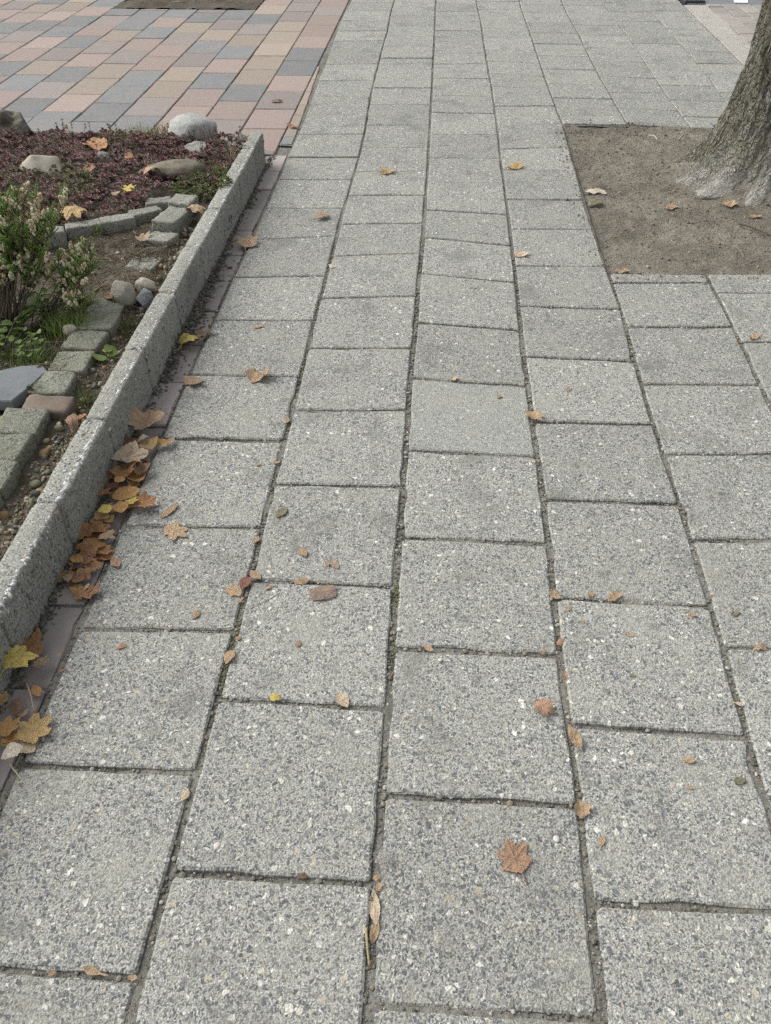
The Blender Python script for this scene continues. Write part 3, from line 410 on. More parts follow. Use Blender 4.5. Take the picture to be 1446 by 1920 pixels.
('orange brown leaf lying low in the kerb drift under other leaves', 'low leaves of the kerb drift', 'maple', (0.419, 0.227, 0.11), -0.6955, 1.6053, -0.6977, 1.5669, 0.83, 0.0019, 0.45),
('orange brown leaf lying low in the kerb drift under other leaves', 'low leaves of the kerb drift', 'maple', (0.516, 0.302, 0.121), -0.6567, 1.114, -0.6955, 1.1208, 0.84, 0.0003, 0.66),
('orange brown leaf lying low in the kerb drift under other leaves', 'low leaves of the kerb drift', 'maple', (0.419, 0.227, 0.11), -0.6809, 1.411, -0.6594, 1.4351, 0.75, -0.0014, 0.64),
('orange brown leaf lying low in the kerb drift under other leaves', 'low leaves of the kerb drift', 'scrap', (0.362, 0.202, 0.122), -0.6584, 1.5263, -0.695, 1.5462, 0.78, 0.0018, 0.75),
('orange brown leaf lying low in the kerb drift under other leaves', 'low leaves of the kerb drift', 'oval', (0.516, 0.302, 0.121), -0.6861, 1.4995, -0.6584, 1.4643, 0.86, 0.0056, 0.75),
('orange brown leaf lying low in the kerb drift under other leaves', 'low leaves of the kerb drift', 'scrap', (0.474, 0.336, 0.155), -0.6902, 1.3985, -0.6801, 1.4389, 0.64, 0.0008, 0.62),
('orange brown leaf lying low in the kerb drift under other leaves', 'low leaves of the kerb drift', 'maple', (0.474, 0.336, 0.155), -0.727, 1.362, -0.6877, 1.3795, 0.73, 0.0002, 0.36),
('orange brown leaf lying low in the kerb drift under other leaves', 'low leaves of the kerb drift', 'scrap', (0.362, 0.202, 0.122), -0.6691, 1.426, -0.6955, 1.4516, 0.67, -0.0036, 0.3),
('orange brown leaf lying low in the kerb drift under other leaves', 'low leaves of the kerb drift', 'scrap', (0.362, 0.202, 0.122), -0.7169, 1.1676, -0.6748, 1.1535, 0.68, 0.0029, 0.79),
('orange brown leaf lying low in the kerb drift under other leaves', 'low leaves of the kerb drift', 'maple', (0.419, 0.227, 0.11), -0.72, 1.2742, -0.6928, 1.3064, 0.86, -0.0001, 0.73),
('orange brown leaf lying low in the kerb drift under other leaves', 'low leaves of the kerb drift', 'scrap', (0.419, 0.227, 0.11), -0.7422, 1.4849, -0.7015, 1.4778, 0.79, 0.0032, 0.77),
('orange brown leaf lying low in the kerb drift under other leaves', 'low leaves of the kerb drift', 'maple', (0.362, 0.202, 0.122), -0.7073, 1.3299, -0.7177, 1.36, 0.69, -0.0002, 0.59),
('orange brown leaf lying low in the kerb drift under other leaves', 'low leaves of the kerb drift', 'scrap', (0.362, 0.202, 0.122), -0.6821, 1.1607, -0.6979, 1.1886, 0.81, 0.0034, 0.31),
('orange brown leaf lying low in the kerb drift under other leaves', 'low leaves of the kerb drift', 'maple', (0.474, 0.336, 0.155), -0.702, 1.1374, -0.6728, 1.1304, 0.78, -0.0008, 0.48),
('orange brown leaf lying low in the kerb drift under other leaves', 'low leaves of the kerb drift', 'maple', (0.516, 0.302, 0.121), -0.693, 1.2838, -0.7187, 1.2664, 0.83, -0.0037, 0.58),
('orange brown leaf lying low in the kerb drift under other leaves', 'low leaves of the kerb drift', 'oval', (0.474, 0.336, 0.155), -0.7129, 1.4915, -0.7059, 1.5319, 0.66, 0.0004, 0.65),
('orange brown leaf lying low in the kerb drift under other leaves', 'low leaves of the kerb drift', 'maple', (0.455, 0.327, 0.21), -0.6982, 1.139, -0.7191, 1.1751, 0.86, -0.0023, 0.47),
('orange brown leaf lying low in the kerb drift under other leaves', 'low leaves of the kerb drift', 'maple', (0.516, 0.302, 0.121), -0.6609, 1.4596, -0.689, 1.4686, 0.76, -0.0021, 0.7),
('orange brown leaf lying low in the kerb drift under other leaves', 'low leaves of the kerb drift', 'maple', (0.455, 0.327, 0.21), -0.7133, 1.5493, -0.7206, 1.5898, 0.79, 0.0019, 0.51),
('orange brown leaf lying low in the kerb drift under other leaves', 'low leaves of the kerb drift', 'scrap', (0.419, 0.227, 0.11), -0.6586, 1.3861, -0.6954, 1.3945, 0.77, -0.0036, 0.51),
('orange brown leaf lying low in the kerb drift under other leaves', 'low leaves of the kerb drift', 'maple', (0.362, 0.202, 0.122), -0.7086, 1.228, -0.6901, 1.1955, 0.89, 0.0053, 0.41),
('orange brown leaf lying low in the kerb drift under other leaves', 'low leaves of the kerb drift', 'scrap', (0.362, 0.202, 0.122), -0.6686, 1.5326, -0.687, 1.5024, 0.7, -0.0017, 0.33),
('orange brown leaf lying low in the kerb drift under other leaves', 'low leaves of the kerb drift', 'oval', (0.419, 0.227, 0.11), -0.7155, 1.4417, -0.706, 1.4176, 0.77, -0.0039, 0.67),
('orange brown leaf lying low in the kerb drift under other leaves', 'low leaves of the kerb drift', 'maple', (0.516, 0.302, 0.121), -0.7007, 1.2114, -0.7193, 1.1811, 0.88, 0.0021, 0.47),
('orange brown leaf lying low in the kerb drift under other leaves', 'low leaves of the kerb drift', 'scrap', (0.419, 0.227, 0.11), -0.6562, 1.2385, -0.6964, 1.2443, 0.66, 0.0013, 0.71),
('orange brown leaf lying low in the kerb drift under other leaves', 'low leaves of the kerb drift', 'maple', (0.419, 0.227, 0.11), -0.6986, 1.2057, -0.6624, 1.1862, 0.79, 0.0046, 0.32),
('orange brown leaf lying low in the kerb drift under other leaves', 'low leaves of the kerb drift', 'maple', (0.474, 0.336, 0.155), -0.6954, 1.2548, -0.7284, 1.2492, 0.83, -0.004, 0.33),
('orange brown leaf lying low in the kerb drift under other leaves', 'low leaves of the kerb drift', 'maple', (0.362, 0.202, 0.122), -0.7407, 1.1618, -0.7003, 1.1803, 0.75, -0.0008, 0.46),
('orange brown leaf lying low in the kerb drift under other leaves', 'low leaves of the kerb drift', 'oval', (0.474, 0.336, 0.155), -0.6754, 1.305, -0.703, 1.2884, 0.73, -0.0027, 0.3),
('orange brown leaf lying low in the kerb drift under other leaves', 'low leaves of the kerb drift', 'maple', (0.362, 0.202, 0.122), -0.6685, 1.5101, -0.6921, 1.4997, 0.8, 0.0014, 0.62),
('orange brown leaf lying low in the kerb drift under other leaves', 'low leaves of the kerb drift', 'scrap', (0.419, 0.227, 0.11), -0.6925, 1.1182, -0.6571, 1.1305, 0.89, 0.0002, 0.31),
('orange brown leaf lying low in the kerb drift under other leaves', 'low leaves of the kerb drift', 'oval', (0.419, 0.227, 0.11), -0.6944, 1.2334, -0.7292, 1.2115, 0.64, -0.0037, 0.46),
]
# ------------------------------------------------------------------ helpers
def link(o, parent=None):
    COL.objects.link(o)
    if parent is not None:
        o.parent = parent
    return o

def tag(o, label=None, cat=None, group=None, kind=None):
    if label: o['label'] = label
    if cat: o['category'] = cat
    if group: o['group'] = group
    if kind: o['kind'] = kind
    return o

def empty(name, loc):
    o = bpy.data.objects.new(name, None)
    o.location = loc
    o.empty_display_size = 0.05
    return link(o)

def mesh_obj(name, verts, faces, mat, parent=None, smooth=False, cols=None, loc=None):
    me = bpy.data.meshes.new(name)
    me.from_pydata([tuple(v) for v in verts], [], faces)
    if cols is not None:
        a = me.color_attributes.new('Col', 'FLOAT_COLOR', 'POINT')
        c = np.ones((len(verts), 4), dtype=np.float32)
        c[:, :3] = np.asarray(cols, dtype=np.float32)
        a.data.foreach_set('color', c.ravel())
    me.materials.append(mat)
    if smooth:
        me.polygons.foreach_set('use_smooth', [True] * len(me.polygons))
    me.update()
    o = bpy.data.objects.new(name, me)
    if loc is not None: o.location = loc
    return link(o, parent)

class Acc:
    """collects many small pieces into one mesh"""
    def __init__(self): self.v, self.f, self.c, self.n = [], [], [], 0
    def add(self, v, f, col):
        n = self.n
        v = np.asarray(v, dtype=float).reshape(-1, 3)
        self.v.append(v)
        self.f.extend([tuple(i + n for i in q) for q in f])
        self.c.append(np.tile(np.asarray(col, dtype=float), (len(v), 1)) if np.ndim(col) == 1 else np.asarray(col))
        self.n += len(v)
    def build(self, name, mat, parent=None, smooth=False):
        return mesh_obj(name, np.vstack(self.v), self.f, mat, parent, smooth, np.vstack(self.c))

def ico(sub):
    bm = bmesh.new()
    bmesh.ops.create_icosphere(bm, subdivisions=sub, radius=1.0)
    bm.verts.ensure_lookup_table()
    v = np.array([q.co[:] for q in bm.verts])
    f = [tuple(a.index for a in q.verts) for q in bm.faces]
    bm.free()
    return v, f
ICO0, ICO1, ICO3, ICO4 = ico(1), ico(2), ico(4), ico(5)

def fnoise(x, y, z=0.0, s=1.0):
    return noise.noise(Vector((x * s, y * s, z * s)))
def fbm(p, s, o=4):
    return noise.fractal(Vector(p) * s, 0.9, 2.1, o)

def rotz(v, a):
    c, s = math.cos(a), math.sin(a)
    v = np.asarray(v, dtype=float)
    return np.stack([v[:, 0] * c - v[:, 1] * s, v[:, 0] * s + v[:, 1] * c, v[:, 2]], 1)

def rand_rot(v, rng):
    e = Matrix.Rotation(rng.uniform(0, 6.28), 3, 'Z') @ Matrix.Rotation(rng.uniform(0, 6.28), 3, 'X') @ Matrix.Rotation(rng.uniform(0, 6.28), 3, 'Y')
    return np.asarray(v) @ np.array(e).T

# ------------------------------------------------------------------ node helpers
class NT:
    def __init__(self, name, rough=0.9, spec=0.25):
        self.m = bpy.data.materials.new(name)
        self.m.use_nodes = True
        self.t = self.m.node_tree
        self.b = self.t.nodes['Principled BSDF']
        self.dims = '3D'
        self.b.inputs['Roughness'].default_value = rough
        self.b.inputs['Specular IOR Level'].default_value = spec
    def n(self, typ, **kw):
        x = self.t.nodes.new(typ)
        for k, v in kw.items():
            setattr(x, k, v)
        return x
    def l(self, a, b): self.t.links.new(a, b)
    def val(self, sock, v):
        if hasattr(v, 'type') and hasattr(v, 'links'): self.l(v, sock)
        else: sock.default_value = v
    def math(self, op, a, b=0.0, c=None, clamp=False):
        x = self.n('ShaderNodeMath', operation=op, use_clamp=clamp)
        self.val(x.inputs[0], a); self.val(x.inputs[1], b)
        if c is not None: self.val(x.inputs[2], c)
        return x.outputs[0]
    def vmath(self, op, a, b):
        x = self.n('ShaderNodeVectorMath', operation=op)
        self.val(x.inputs[0], a); self.val(x.inputs[1], b)
        return x.outputs[0]
    def mix(self, fac, a, b, mode='MIX'):
        x = self.n('ShaderNodeMix', data_type='RGBA', blend_type=mode)
        self.val(x.inputs['Factor'], fac)
        self.val(x.inputs[6], a if not isinstance(a, tuple) else (*a, 1))
        self.val(x.inputs[7], b if not isinstance(b, tuple) else (*b, 1))
        return x.outputs[2]
    def noise(self, vec, scale, detail=3.0, rough=0.55, out='Fac'):
        x = self.n('ShaderNodeTexNoise', noise_dimensions=self.dims)
        self.l(vec, x.inputs['Vector'])
        x.inputs['Scale'].default_value = scale
        x.inputs['Detail'].default_value = detail
        x.inputs['Roughness'].default_value = rough
        return x.outputs[out]
    def voro(self, vec, scale, feature='F1', rand=1.0):
        x = self.n('ShaderNodeTexVoronoi', feature=feature, voronoi_dimensions=self.dims)
        self.l(vec, x.inputs['Vector'])
        x.inputs['Scale'].default_value = scale
        x.inputs['Randomness'].default_value = rand
        return x
    def ramp(self, fac, pts, mode='LINEAR'):
        x = self.n('ShaderNodeValToRGB')
        x.color_ramp.interpolation = mode
        e = x.color_ramp.elements
        while len(e) < len(pts): e.new(0.5)
        for q, (p, c) in zip(e, pts):
            q.position = p
            q.color = (*c, 1) if len(c) == 3 else c
        self.l(fac, x.inputs['Fac'])
        return x.outputs['Color']
    def step(self, v, lo, hi, a=0.0, b=1.0):
        x = self.n('ShaderNodeMapRange', interpolation_type='SMOOTHSTEP')
        self.val(x.inputs['Value'], v)
        x.inputs['From Min'].default_value = lo; x.inputs['From Max'].default_value = hi
        x.inputs['To Min'].default_value = a; x.inputs['To Max'].default_value = b
        return x.outputs[0]
    def sep(self, col):
        x = self.n('ShaderNodeSeparateColor')
        self.l(col, x.inputs[0])
        return x.outputs
    def obj(self): return self.n('ShaderNodeTexCoord').outputs['Object']
    def info(self): return self.n('ShaderNodeObjectInfo')
    def objrand(self, mul=61.0):
        """object coordinates shifted by a random amount for each object"""
        c, i = self.obj(), self.info()
        comb = self.n('ShaderNodeCombineXYZ')
        r = self.math('MULTIPLY', i.outputs['Random'], mul)
        for k in range(3): self.l(r, comb.inputs[k])
        return self.vmath('ADD', c, comb.outputs[0]), i.outputs['Random']
    def color(self, c): self.l(c, self.b.inputs['Base Color'])
    def bump(self, h, dist, strength=1.0):
        x = self.n('ShaderNodeBump')
        x.inputs['Distance'].default_value = dist
        x.inputs['Strength'].default_value = strength
        self.l(h, x.inputs['Height'])
        self.l(x.outputs[0], self.b.inputs['Normal'])
    def attr(self, name='Col'):
        x = self.n('ShaderNodeAttribute', attribute_name=name)
        return x.outputs

M = {}

# exposed-aggregate concrete slab
def aggregate(name, tint=(1.0, 1.0, 0.955), moss=0.0, chips=1.0, vary=0.085, dims='2D'):
    t = NT(name, 0.88, 0.25)
    t.dims = dims
    P, rnd = t.objrand()
    warp = t.noise(P, 95, 1, out='Color')
    Pw = t.vmath('ADD', P, t.vmath('MULTIPLY', t.vmath('SUBTRACT', warp, (0.5, 0.5, 0.5)), (0.010, 0.010, 0.010)))
    fine = t.noise(P, 330, 3, 0.75)
    base = t.mix(t.step(fine, 0.28, 0.72), (0.19, 0.19, 0.18), (0.43, 0.43, 0.41))
    # stone chips, two sizes
    hts = fine
    for sc, share, amt in ((165, 0.70, 0.88), (330, 0.62, 0.85)):
        v = t.voro(Pw, sc)
        c = t.sep(v.outputs['Color'])
        rad = t.math('MULTIPLY_ADD', c[1], 0.32, 0.16)
        msk = t.step(t.math('SUBTRACT', v.outputs['Distance'], rad), 0.0, 0.12, 1.0, 0.0)
        sel = t.math('LESS_THAN', c[0], share)
        col = t.ramp(c[2], [(0.0, (0.055, 0.061, 0.070)), (0.4, (0.10, 0.108, 0.120)), (0.7, (0.165, 0.172, 0.178)), (0.9, (0.24, 0.228, 0.205)), (1.0, (0.28, 0.25, 0.20))])
        mm = t.math('MULTIPLY', t.math('MULTIPLY', msk, sel), amt * chips)
        base = t.mix(mm, base, col)
    # scattered pale pebbles of uneven size, mostly small
    for sc, thr, r0, r1, amt in ((70, 0.78, 0.06, 0.22, 0.88), (150, 0.76, 0.10, 0.22, 0.7)):
        v = t.voro(Pw, sc)
        c = t.sep(v.outputs['Color'])
        pw = t.math('POWER', c[1], 2.5)
        msk = t.step(t.math('SUBTRACT', v.outputs['Distance'], t.math('MULTIPLY_ADD', pw, r1, r0)), 0.0, 0.10, 1.0, 0.0)
        mm = t.math('MULTIPLY', t.math('MULTIPLY', msk, t.math('GREATER_THAN', c[0], thr)), amt * chips)
        base = t.mix(mm, base, t.ramp(c[2], [(0, (0.66, 0.655, 0.62)), (0.4, (0.54, 0.53, 0.48)), (0.65, (0.42, 0.37, 0.285)), (0.85, (0.32, 0.275, 0.215)), (1, (0.14, 0.142, 0.146))]))
    # sandy dust and grime patches
    stain = t.noise(P, 6, 3, 0.6)
    base = t.mix(t.step(stain, 0.48, 0.78, 0.0, 0.50), base, (0.285, 0.278, 0.25))
    base = t.mix(t.step(stain, 0.47, 0.22, 0.0, 0.60), base, (0.15, 0.149, 0.138))
    base = t.mix(t.step(t.noise(P, 21, 4, 0.7), 0.60, 0.74, 0.0, 0.35), base, (0.20, 0.185, 0.155))
    if dims == '2D':          # trodden-in gum and oil spots
        g = t.voro(P, 5.5)
        gc = t.sep(g.outputs['Color'])
        gm = t.math('MULTIPLY', t.step(t.math('ADD', g.outputs['Distance'], t.math('MULTIPLY', fine, 0.05)), 0.06, 0.11, 1.0, 0.0), t.math('GREATER_THAN', gc[0], 0.62))
        base = t.mix(t.math('MULTIPLY', gm, 0.5), base, (0.13, 0.128, 0.118))
    val = t.math('MULTIPLY_ADD', rnd, vary * 2, 1.0 - vary)
    comb = t.n('ShaderNodeCombineXYZ')
    for k in range(3): t.l(t.math('MULTIPLY', val, tint[k]), comb.inputs[k])
    base = t.mix(1.0, base, comb.outputs[0], 'MULTIPLY')
    if moss:
        mk = t.step(t.noise(P, 24, 5, 0.75), 0.46, 0.66, 0.0, moss)
        base = t.mix(mk, base, (0.13, 0.13, 0.075))
    t.color(base)
    vb = t.voro(P, 240)
    t.bump(t.math('SUBTRACT', t.math('MULTIPLY', t.noise(P, 420, 1, 0.7), 0.8), vb.outputs['Distance']), 0.0014, 0.8)
    return t.m
M['slab'] = aggregate('exposed_aggregate')
M['kerb'] = aggregate('kerb_concrete', (0.95, 0.95, 0.89), moss=0.22, chips=1.0, dims='3D')
M['block_dark'] = aggregate('furrow_block_concrete', (0.66, 0.675, 0.57), moss=0.45, chips=1.0, vary=0.12, dims='3D')
M['block'] = aggregate('garden_block_concrete', (0.80, 0.80, 0.73), moss=0.38, chips=1.0, vary=0.16, dims='3D')

def simple_concrete():
    t = NT('smooth_cement', 0.85, 0.25); t.dims = '2D'
    P = t.obj()
    c = t.mix(t.noise(P, 25, 5, 0.6), (0.215, 0.221, 0.222), (0.265, 0.27, 0.27))
    v = t.voro(P, 230)
    s = t.sep(v.outputs['Color'])
    mm = t.math('MULTIPLY', t.step(v.outputs['Distance'], 0.25, 0.36, 1.0, 0.0), t.step(s[0], 0.26, 0.28, 1.0, 0.0))
    c = t.mix(t.math('MULTIPLY', mm, 0.75), c, (0.09, 0.093, 0.10))
    v = t.voro(P, 75)
    s = t.sep(v.outputs['Color'])
    mm = t.math('MULTIPLY', t.step(v.outputs['Distance'], 0.16, 0.22, 1.0, 0.0), t.step(s[0], 0.93, 0.94))
    c = t.mix(mm, c, (0.6, 0.58, 0.53))
    c = t.mix(t.step(t.noise(P, 9, 4), 0.55, 0.75, 0, 0.4), c, (0.19, 0.185, 0.17))
    t.color(c)
    t.bump(t.noise(P, 500, 3, 0.7), 0.0006, 0.6)
    return t.m
M['cement'] = aggregate('worn_cement_slab', (0.90, 0.915, 0.875), chips=0.62)

def paver_mat(name='coloured_paver', speck=0.35):
    """object colour, fine washed grain, worn patches"""
    t = NT(name, 0.85, 0.3); t.dims = '2D'
    P, rnd = t.objrand()
    i = t.info()
    c = i.outputs['Color']
    c = t.mix(t.step(t.noise(P, 9, 5, 0.7), 0.32, 0.72, 0.10, 0.46), c, (0.27, 0.242, 0.222))
    c = t.mix(t.step(t.noise(P, 30, 4, 0.7), 0.55, 0.75, 0.0, 0.35), c, (0.17, 0.16, 0.15))
    v = t.voro(P, 260)
    s = t.sep(v.outputs['Color'])
    mm = t.math('MULTIPLY', t.step(v.outputs['Distance'], 0.3, 0.5, 1.0, 0.0), speck)
    c = t.mix(mm, c, t.ramp(s[0], [(0, (0.10, 0.095, 0.095)), (0.6, (0.28, 0.25, 0.22)), (0.9, (0.5, 0.46, 0.42)), (1, (0.65, 0.62, 0.58))]))
    c = t.mix(t.noise(P, 600, 2), c, t.mix(0.5, c, (0.12, 0.11, 0.10)))
    hsv = t.n('ShaderNodeHueSaturation')
    t.l(c, hsv.inputs['Color'])
    t.l(t.math('MULTIPLY_ADD', rnd, 0.22, 0.89), hsv.inputs['Value'])
    t.color(hsv.outputs[0])
    t.bump(t.math('ADD', t.noise(P, 380, 3, 0.7), t.math('MULTIPLY', mm, 0.6)), 0.0007, 0.7)
    return t.m
M['paver'] = paver_mat()

def brick_mat():
    t = NT('dark_red_brick', 0.82, 0.3); t.dims = '2D'
    P, rnd = t.objrand()
    c = t.mix(t.noise(P, 30, 4, 0.6), (0.225, 0.195, 0.186), (0.31, 0.28, 0.265))
    c = t.mix(t.step(t.noise(P, 14, 5, 0.65), 0.45, 0.75, 0, 0.7), c, (0.26, 0.24, 0.215))
    c = t.mix(t.step(t.noise(P, 300, 2), 0.62, 0.72, 0, 0.35), c, (0.30, 0.27, 0.25))
    hsv = t.n('ShaderNodeHueSaturation')
    t.l(c, hsv.inputs['Color'])
    t.l(t.math('MULTIPLY_ADD', rnd, 0.4, 0.85), hsv.inputs['Value'])
    t.color(hsv.outputs[0])
    t.bump(t.noise(P, 160, 4, 0.7), 0.0012, 0.7)
    return t.m
M['brick'] = brick_mat()

def soil_mat(name, a, b, grit=(0.3, 0.26, 0.2), gritshare=0.93, dist=0.004, scale=1.0):
    t = NT(name, 0.97, 0.1)
    P = t.obj()
    n1 = t.noise(P, 9 * scale, 5, 0.65)
    n2 = t.noise(P, 120 * scale, 4, 0.7)
    c = t.mix(t.step(n1, 0.3, 0.7), a, b)
    c = t.mix(t.step(t.noise(P, 3.1, 3), 0.40, 0.62, 0.0, 0.55), c, tuple(x * 1.25 for x in b))
    c = t.mix(t.step(n2, 0.35, 0.7, 0.0, 0.7), t.mix(0.5, c, (0.02, 0.017, 0.013)), c)
    v = t.voro(P, 160 * scale)
    s = t.sep(v.outputs['Color'])
    mm = t.math('MULTIPLY', t.step(v.outputs['Distance'], 0.22, 0.34, 1.0, 0.0), t.step(s[0], gritshare, gritshare + 0.01))
    c = t.mix(mm, c, t.mix(s[1], grit, (0.10, 0.085, 0.07)))
    t.color(c)
    h = t.math('ADD', t.math('MULTIPLY', n2, 1.0), t.math('MULTIPLY', t.noise(P, 40 * scale, 5, 0.7), 1.2))
    t.bump(t.math('ADD', h, mm), dist, 0.9)
    return t.m
M['joint'] = soil_mat('joint_dirt', (0.185, 0.18, 0.157), (0.29, 0.282, 0.248), gritshare=0.5, dist=0.005)
M['pit'] = soil_mat('pit_soil', (0.19, 0.172, 0.138), (0.29, 0.265, 0.218), gritshare=0.94, dist=0.009)
M['bed'] = soil_mat('bed_soil', (0.085, 0.073, 0.058), (0.165, 0.142, 0.11), gritshare=0.88, dist=0.008)
M['ground'] = soil_mat('far_ground', (0.10, 0.09, 0.075), (0.15, 0.135, 0.11))

def attr_mat(name, rough=0.8, spec=0.2, mottle=0.35, scale=200, trans=0.0, bump=0.0006, sheen=None):
    t = NT(name, rough, spec)
    P = t.obj()
    c = t.attr()['Color']
    n = t.noise(P, scale, 3, 0.65)
    c = t.mix(t.step(n, 0.35, 0.7, mottle, 0.0), c, t.mix(0.65, c, (0.03, 0.028, 0.02)))
    t.color(c)
    if bump: t.bump(n, bump, 0.6)
    if trans:
        t.b.inputs['Subsurface Weight'].default_value = 0.0
        mixs = t.n('ShaderNodeMixShader'); tr = t.n('ShaderNodeBsdfTranslucent')
        t.l(c, tr.inputs['Color'])
        mixs.inputs[0].default_value = trans
        out = t.t.nodes['Material Output']
        t.l(t.b.outputs[0], mixs.inputs[1]); t.l(tr.outputs[0], mixs.inputs[2]); t.l(mixs.outputs[0], out.inputs['Surface'])
    return t.m
M['pebble'] = attr_mat('pebble', 0.75, 0.3, 0.3, 350)
M['plant'] = attr_mat('plant_leaf', 0.6, 0.3, 0.25, 300, trans=0.25, bump=0)
M['twig'] = attr_mat('twig', 0.85, 0.15, 0.4, 250)

def leaf_mat():
    t = NT('dead_leaf', 0.62, 0.3)
    P, rnd = t.objrand(37)
    i = t.info()
    c = i.outputs['Color']
    n = t.noise(P, 5.5, 5, 0.65)
    c = t.mix(t.step(n, 0.45, 0.75, 0.0, 0.5), c, t.mix(0.5, c, (0.12, 0.065, 0.03)))
    c = t.mix(t.step(t.noise(P, 2.5, 3), 0.5, 0.75, 0.0, 0.4), c, t.mix(0.5, c, (0.55, 0.38, 0.16)))
    c = t.mix(t.step(t.noise(P, 22, 3), 0.58, 0.68, 0.0, 0.6), c, (0.10, 0.06, 0.035))
    c = t.mix(t.step(t.noise(P, 3.4, 4, 0.7), 0.56, 0.74, 0.0, 0.5), c, (0.15, 0.105, 0.07))
    vein = t.attr('Col')['Fac']
    c = t.mix(t.math('MULTIPLY', t.step(vein, 0.35, 1.0), 0.55), c, t.mix(0.55, c, (0.10, 0.06, 0.03)))
    t.color(c)
    t.bump(t.math('ADD', t.noise(P, 14, 4, 0.7), t.math('MULTIPLY', vein, -0.5)), 0.02, 0.5)
    mixs = t.n('ShaderNodeMixShader'); tr = t.n('ShaderNodeBsdfTranslucent')
    t.l(c, tr.inputs['Color'])
    mixs.inputs[0].default_value = 0.18
    out = t.t.nodes['Material Output']
    t.l(t.b.outputs[0], mixs.inputs[1]); t.l(tr.outputs[0], mixs.inputs[2]); t.l(mixs.outputs[0], out.inputs['Surface'])
    return t.m
M['leaf'] = leaf_mat()

def rock_mat(name, a, b, c3, moss=0.0, mosscol=(0.07, 0.075, 0.03), scale=1.0, bumpd=0.004):
    t = NT(name, 0.85, 0.25)
    P = t.objrand(13)[0]
    n = t.noise(P, 14 * scale, 6, 0.65)
    c = t.mix(t.step(n, 0.3, 0.7), a, b)
    c = t.mix(t.step(t.noise(P, 160 * scale, 3, 0.7), 0.5, 0.72, 0.0, 0.7), c, c3)
    if moss:
        c = t.mix(t.step(t.noise(P, 20, 5, 0.7), 0.47, 0.62, 0.0, moss), c, mosscol)
    t.color(c)
    t.bump(t.math('ADD', n, t.math('MULTIPLY', t.noise(P, 90 * scale, 5, 0.75), 0.6)), bumpd, 0.7)
    return t.m
M['rock_beige'] = rock_mat('rock_beige', (0.27, 0.248, 0.205), (0.36, 0.33, 0.275), (0.20, 0.18, 0.145))
M['rock_granite'] = rock_mat('rock_granite', (0.30, 0.30, 0.285), (0.40, 0.40, 0.385), (0.12, 0.12, 0.115), moss=0.3, mosscol=(0.17, 0.17, 0.13))
M['rock_grey'] = rock_mat('rock_grey', (0.20, 0.20, 0.185), (0.30, 0.30, 0.28), (0.12, 0.12, 0.11), moss=0.35)
M['rock_moss'] = rock_mat('rock_mossy', (0.13, 0.115, 0.09), (0.20, 0.175, 0.14), (0.08, 0.07, 0.055), moss=0.8)
M['rock_dark'] = rock_mat('rock_dark_lichen', (0.075, 0.062, 0.048), (0.16, 0.145, 0.115), (0.28, 0.27, 0.23), moss=0.4)
M['rock_slate'] = rock_mat('rock_slate', (0.125, 0.135, 0.145), (0.17, 0.18, 0.19), (0.11, 0.115, 0.12), bumpd=0.002)
M['rock_quartz'] = rock_mat('rock_quartz', (0.17, 0.175, 0.19), (0.30, 0.305, 0.31), (0.5, 0.5, 0.5))
M['red_block'] = rock_mat('brown_brick_block', (0.135, 0.105, 0.085), (0.185, 0.145, 0.118), (0.10, 0.08, 0.065), moss=0.2, bumpd=0.002)

def bark_mat():
    t = NT('bark', 0.92, 0.15)
    P = t.obj()
    wv = t.vmath('MULTIPLY', t.vmath('SUBTRACT', t.noise(P, 9, 3, out='Color'), (0.5, 0.5, 0.5)), (0.09, 0.09, 0.16))
    st = t.vmath('MULTIPLY', t.vmath('ADD', P, wv), (1, 1, 0.30))
    n = t.noise(t.vmath('MULTIPLY', P, (1, 1, 0.5)), 70, 6, 0.75)
    n2 = t.noise(P, 7, 4, 0.6)
    edge = t.voro(st, 34, 'DISTANCE_TO_EDGE').outputs['Distance']
    edge2 = t.voro(st, 80, 'DISTANCE_TO_EDGE').outputs['Distance']
    crack = t.math('MULTIPLY', t.step(edge, 0.0, 0.16), t.step(edge2, -0.05, 0.12))
    c = t.mix(t.step(n, 0.28, 0.70), (0.155, 0.147, 0.13), (0.31, 0.298, 0.268))
    c = t.mix(t.step(crack, 0.75, 0.1, 0.0, 0.65), c, (0.07, 0.064, 0.054))
    sp = t.n('ShaderNodeSeparateXYZ'); t.l(P, sp.inputs[0])
    # green algae on the left flank, worn pale wood on the lowest roots
    algae = t.math('MULTIPLY', t.step(sp.outputs[0], 0.02, -0.22), t.step(n2, 0.35, 0.6))
    c = t.mix(t.math('MULTIPLY', algae, 0.42), c, t.mix(n, (0.08, 0.076, 0.035), (0.23, 0.215, 0.115)))
    worn = t.math('MULTIPLY', t.step(sp.outputs[2], 0.19, 0.03), t.step(t.noise(t.vmath('MULTIPLY', P, (1, 1, 0.4)), 9, 4, 0.6), 0.24, 0.60))
    worn = t.math('MULTIPLY', worn, t.step(sp.outputs[1], -0.05, -0.17))
    c = t.mix(t.math('MULTIPLY', worn, 0.85), c, t.mix(t.step(n, 0.3, 0.7), (0.235, 0.222, 0.198), (0.375, 0.358, 0.322)))
    t.color(c)
    h = t.math('ADD', t.math('MULTIPLY', crack, t.math('MULTIPLY_ADD', worn, -0.75, 0.9)), t.math('MULTIPLY', n, t.math('MULTIPLY_ADD', worn, -0.4, 0.8)))
    t.bump(h, 0.016, 1.0)
    return t.m
M['bark'] = bark_mat()

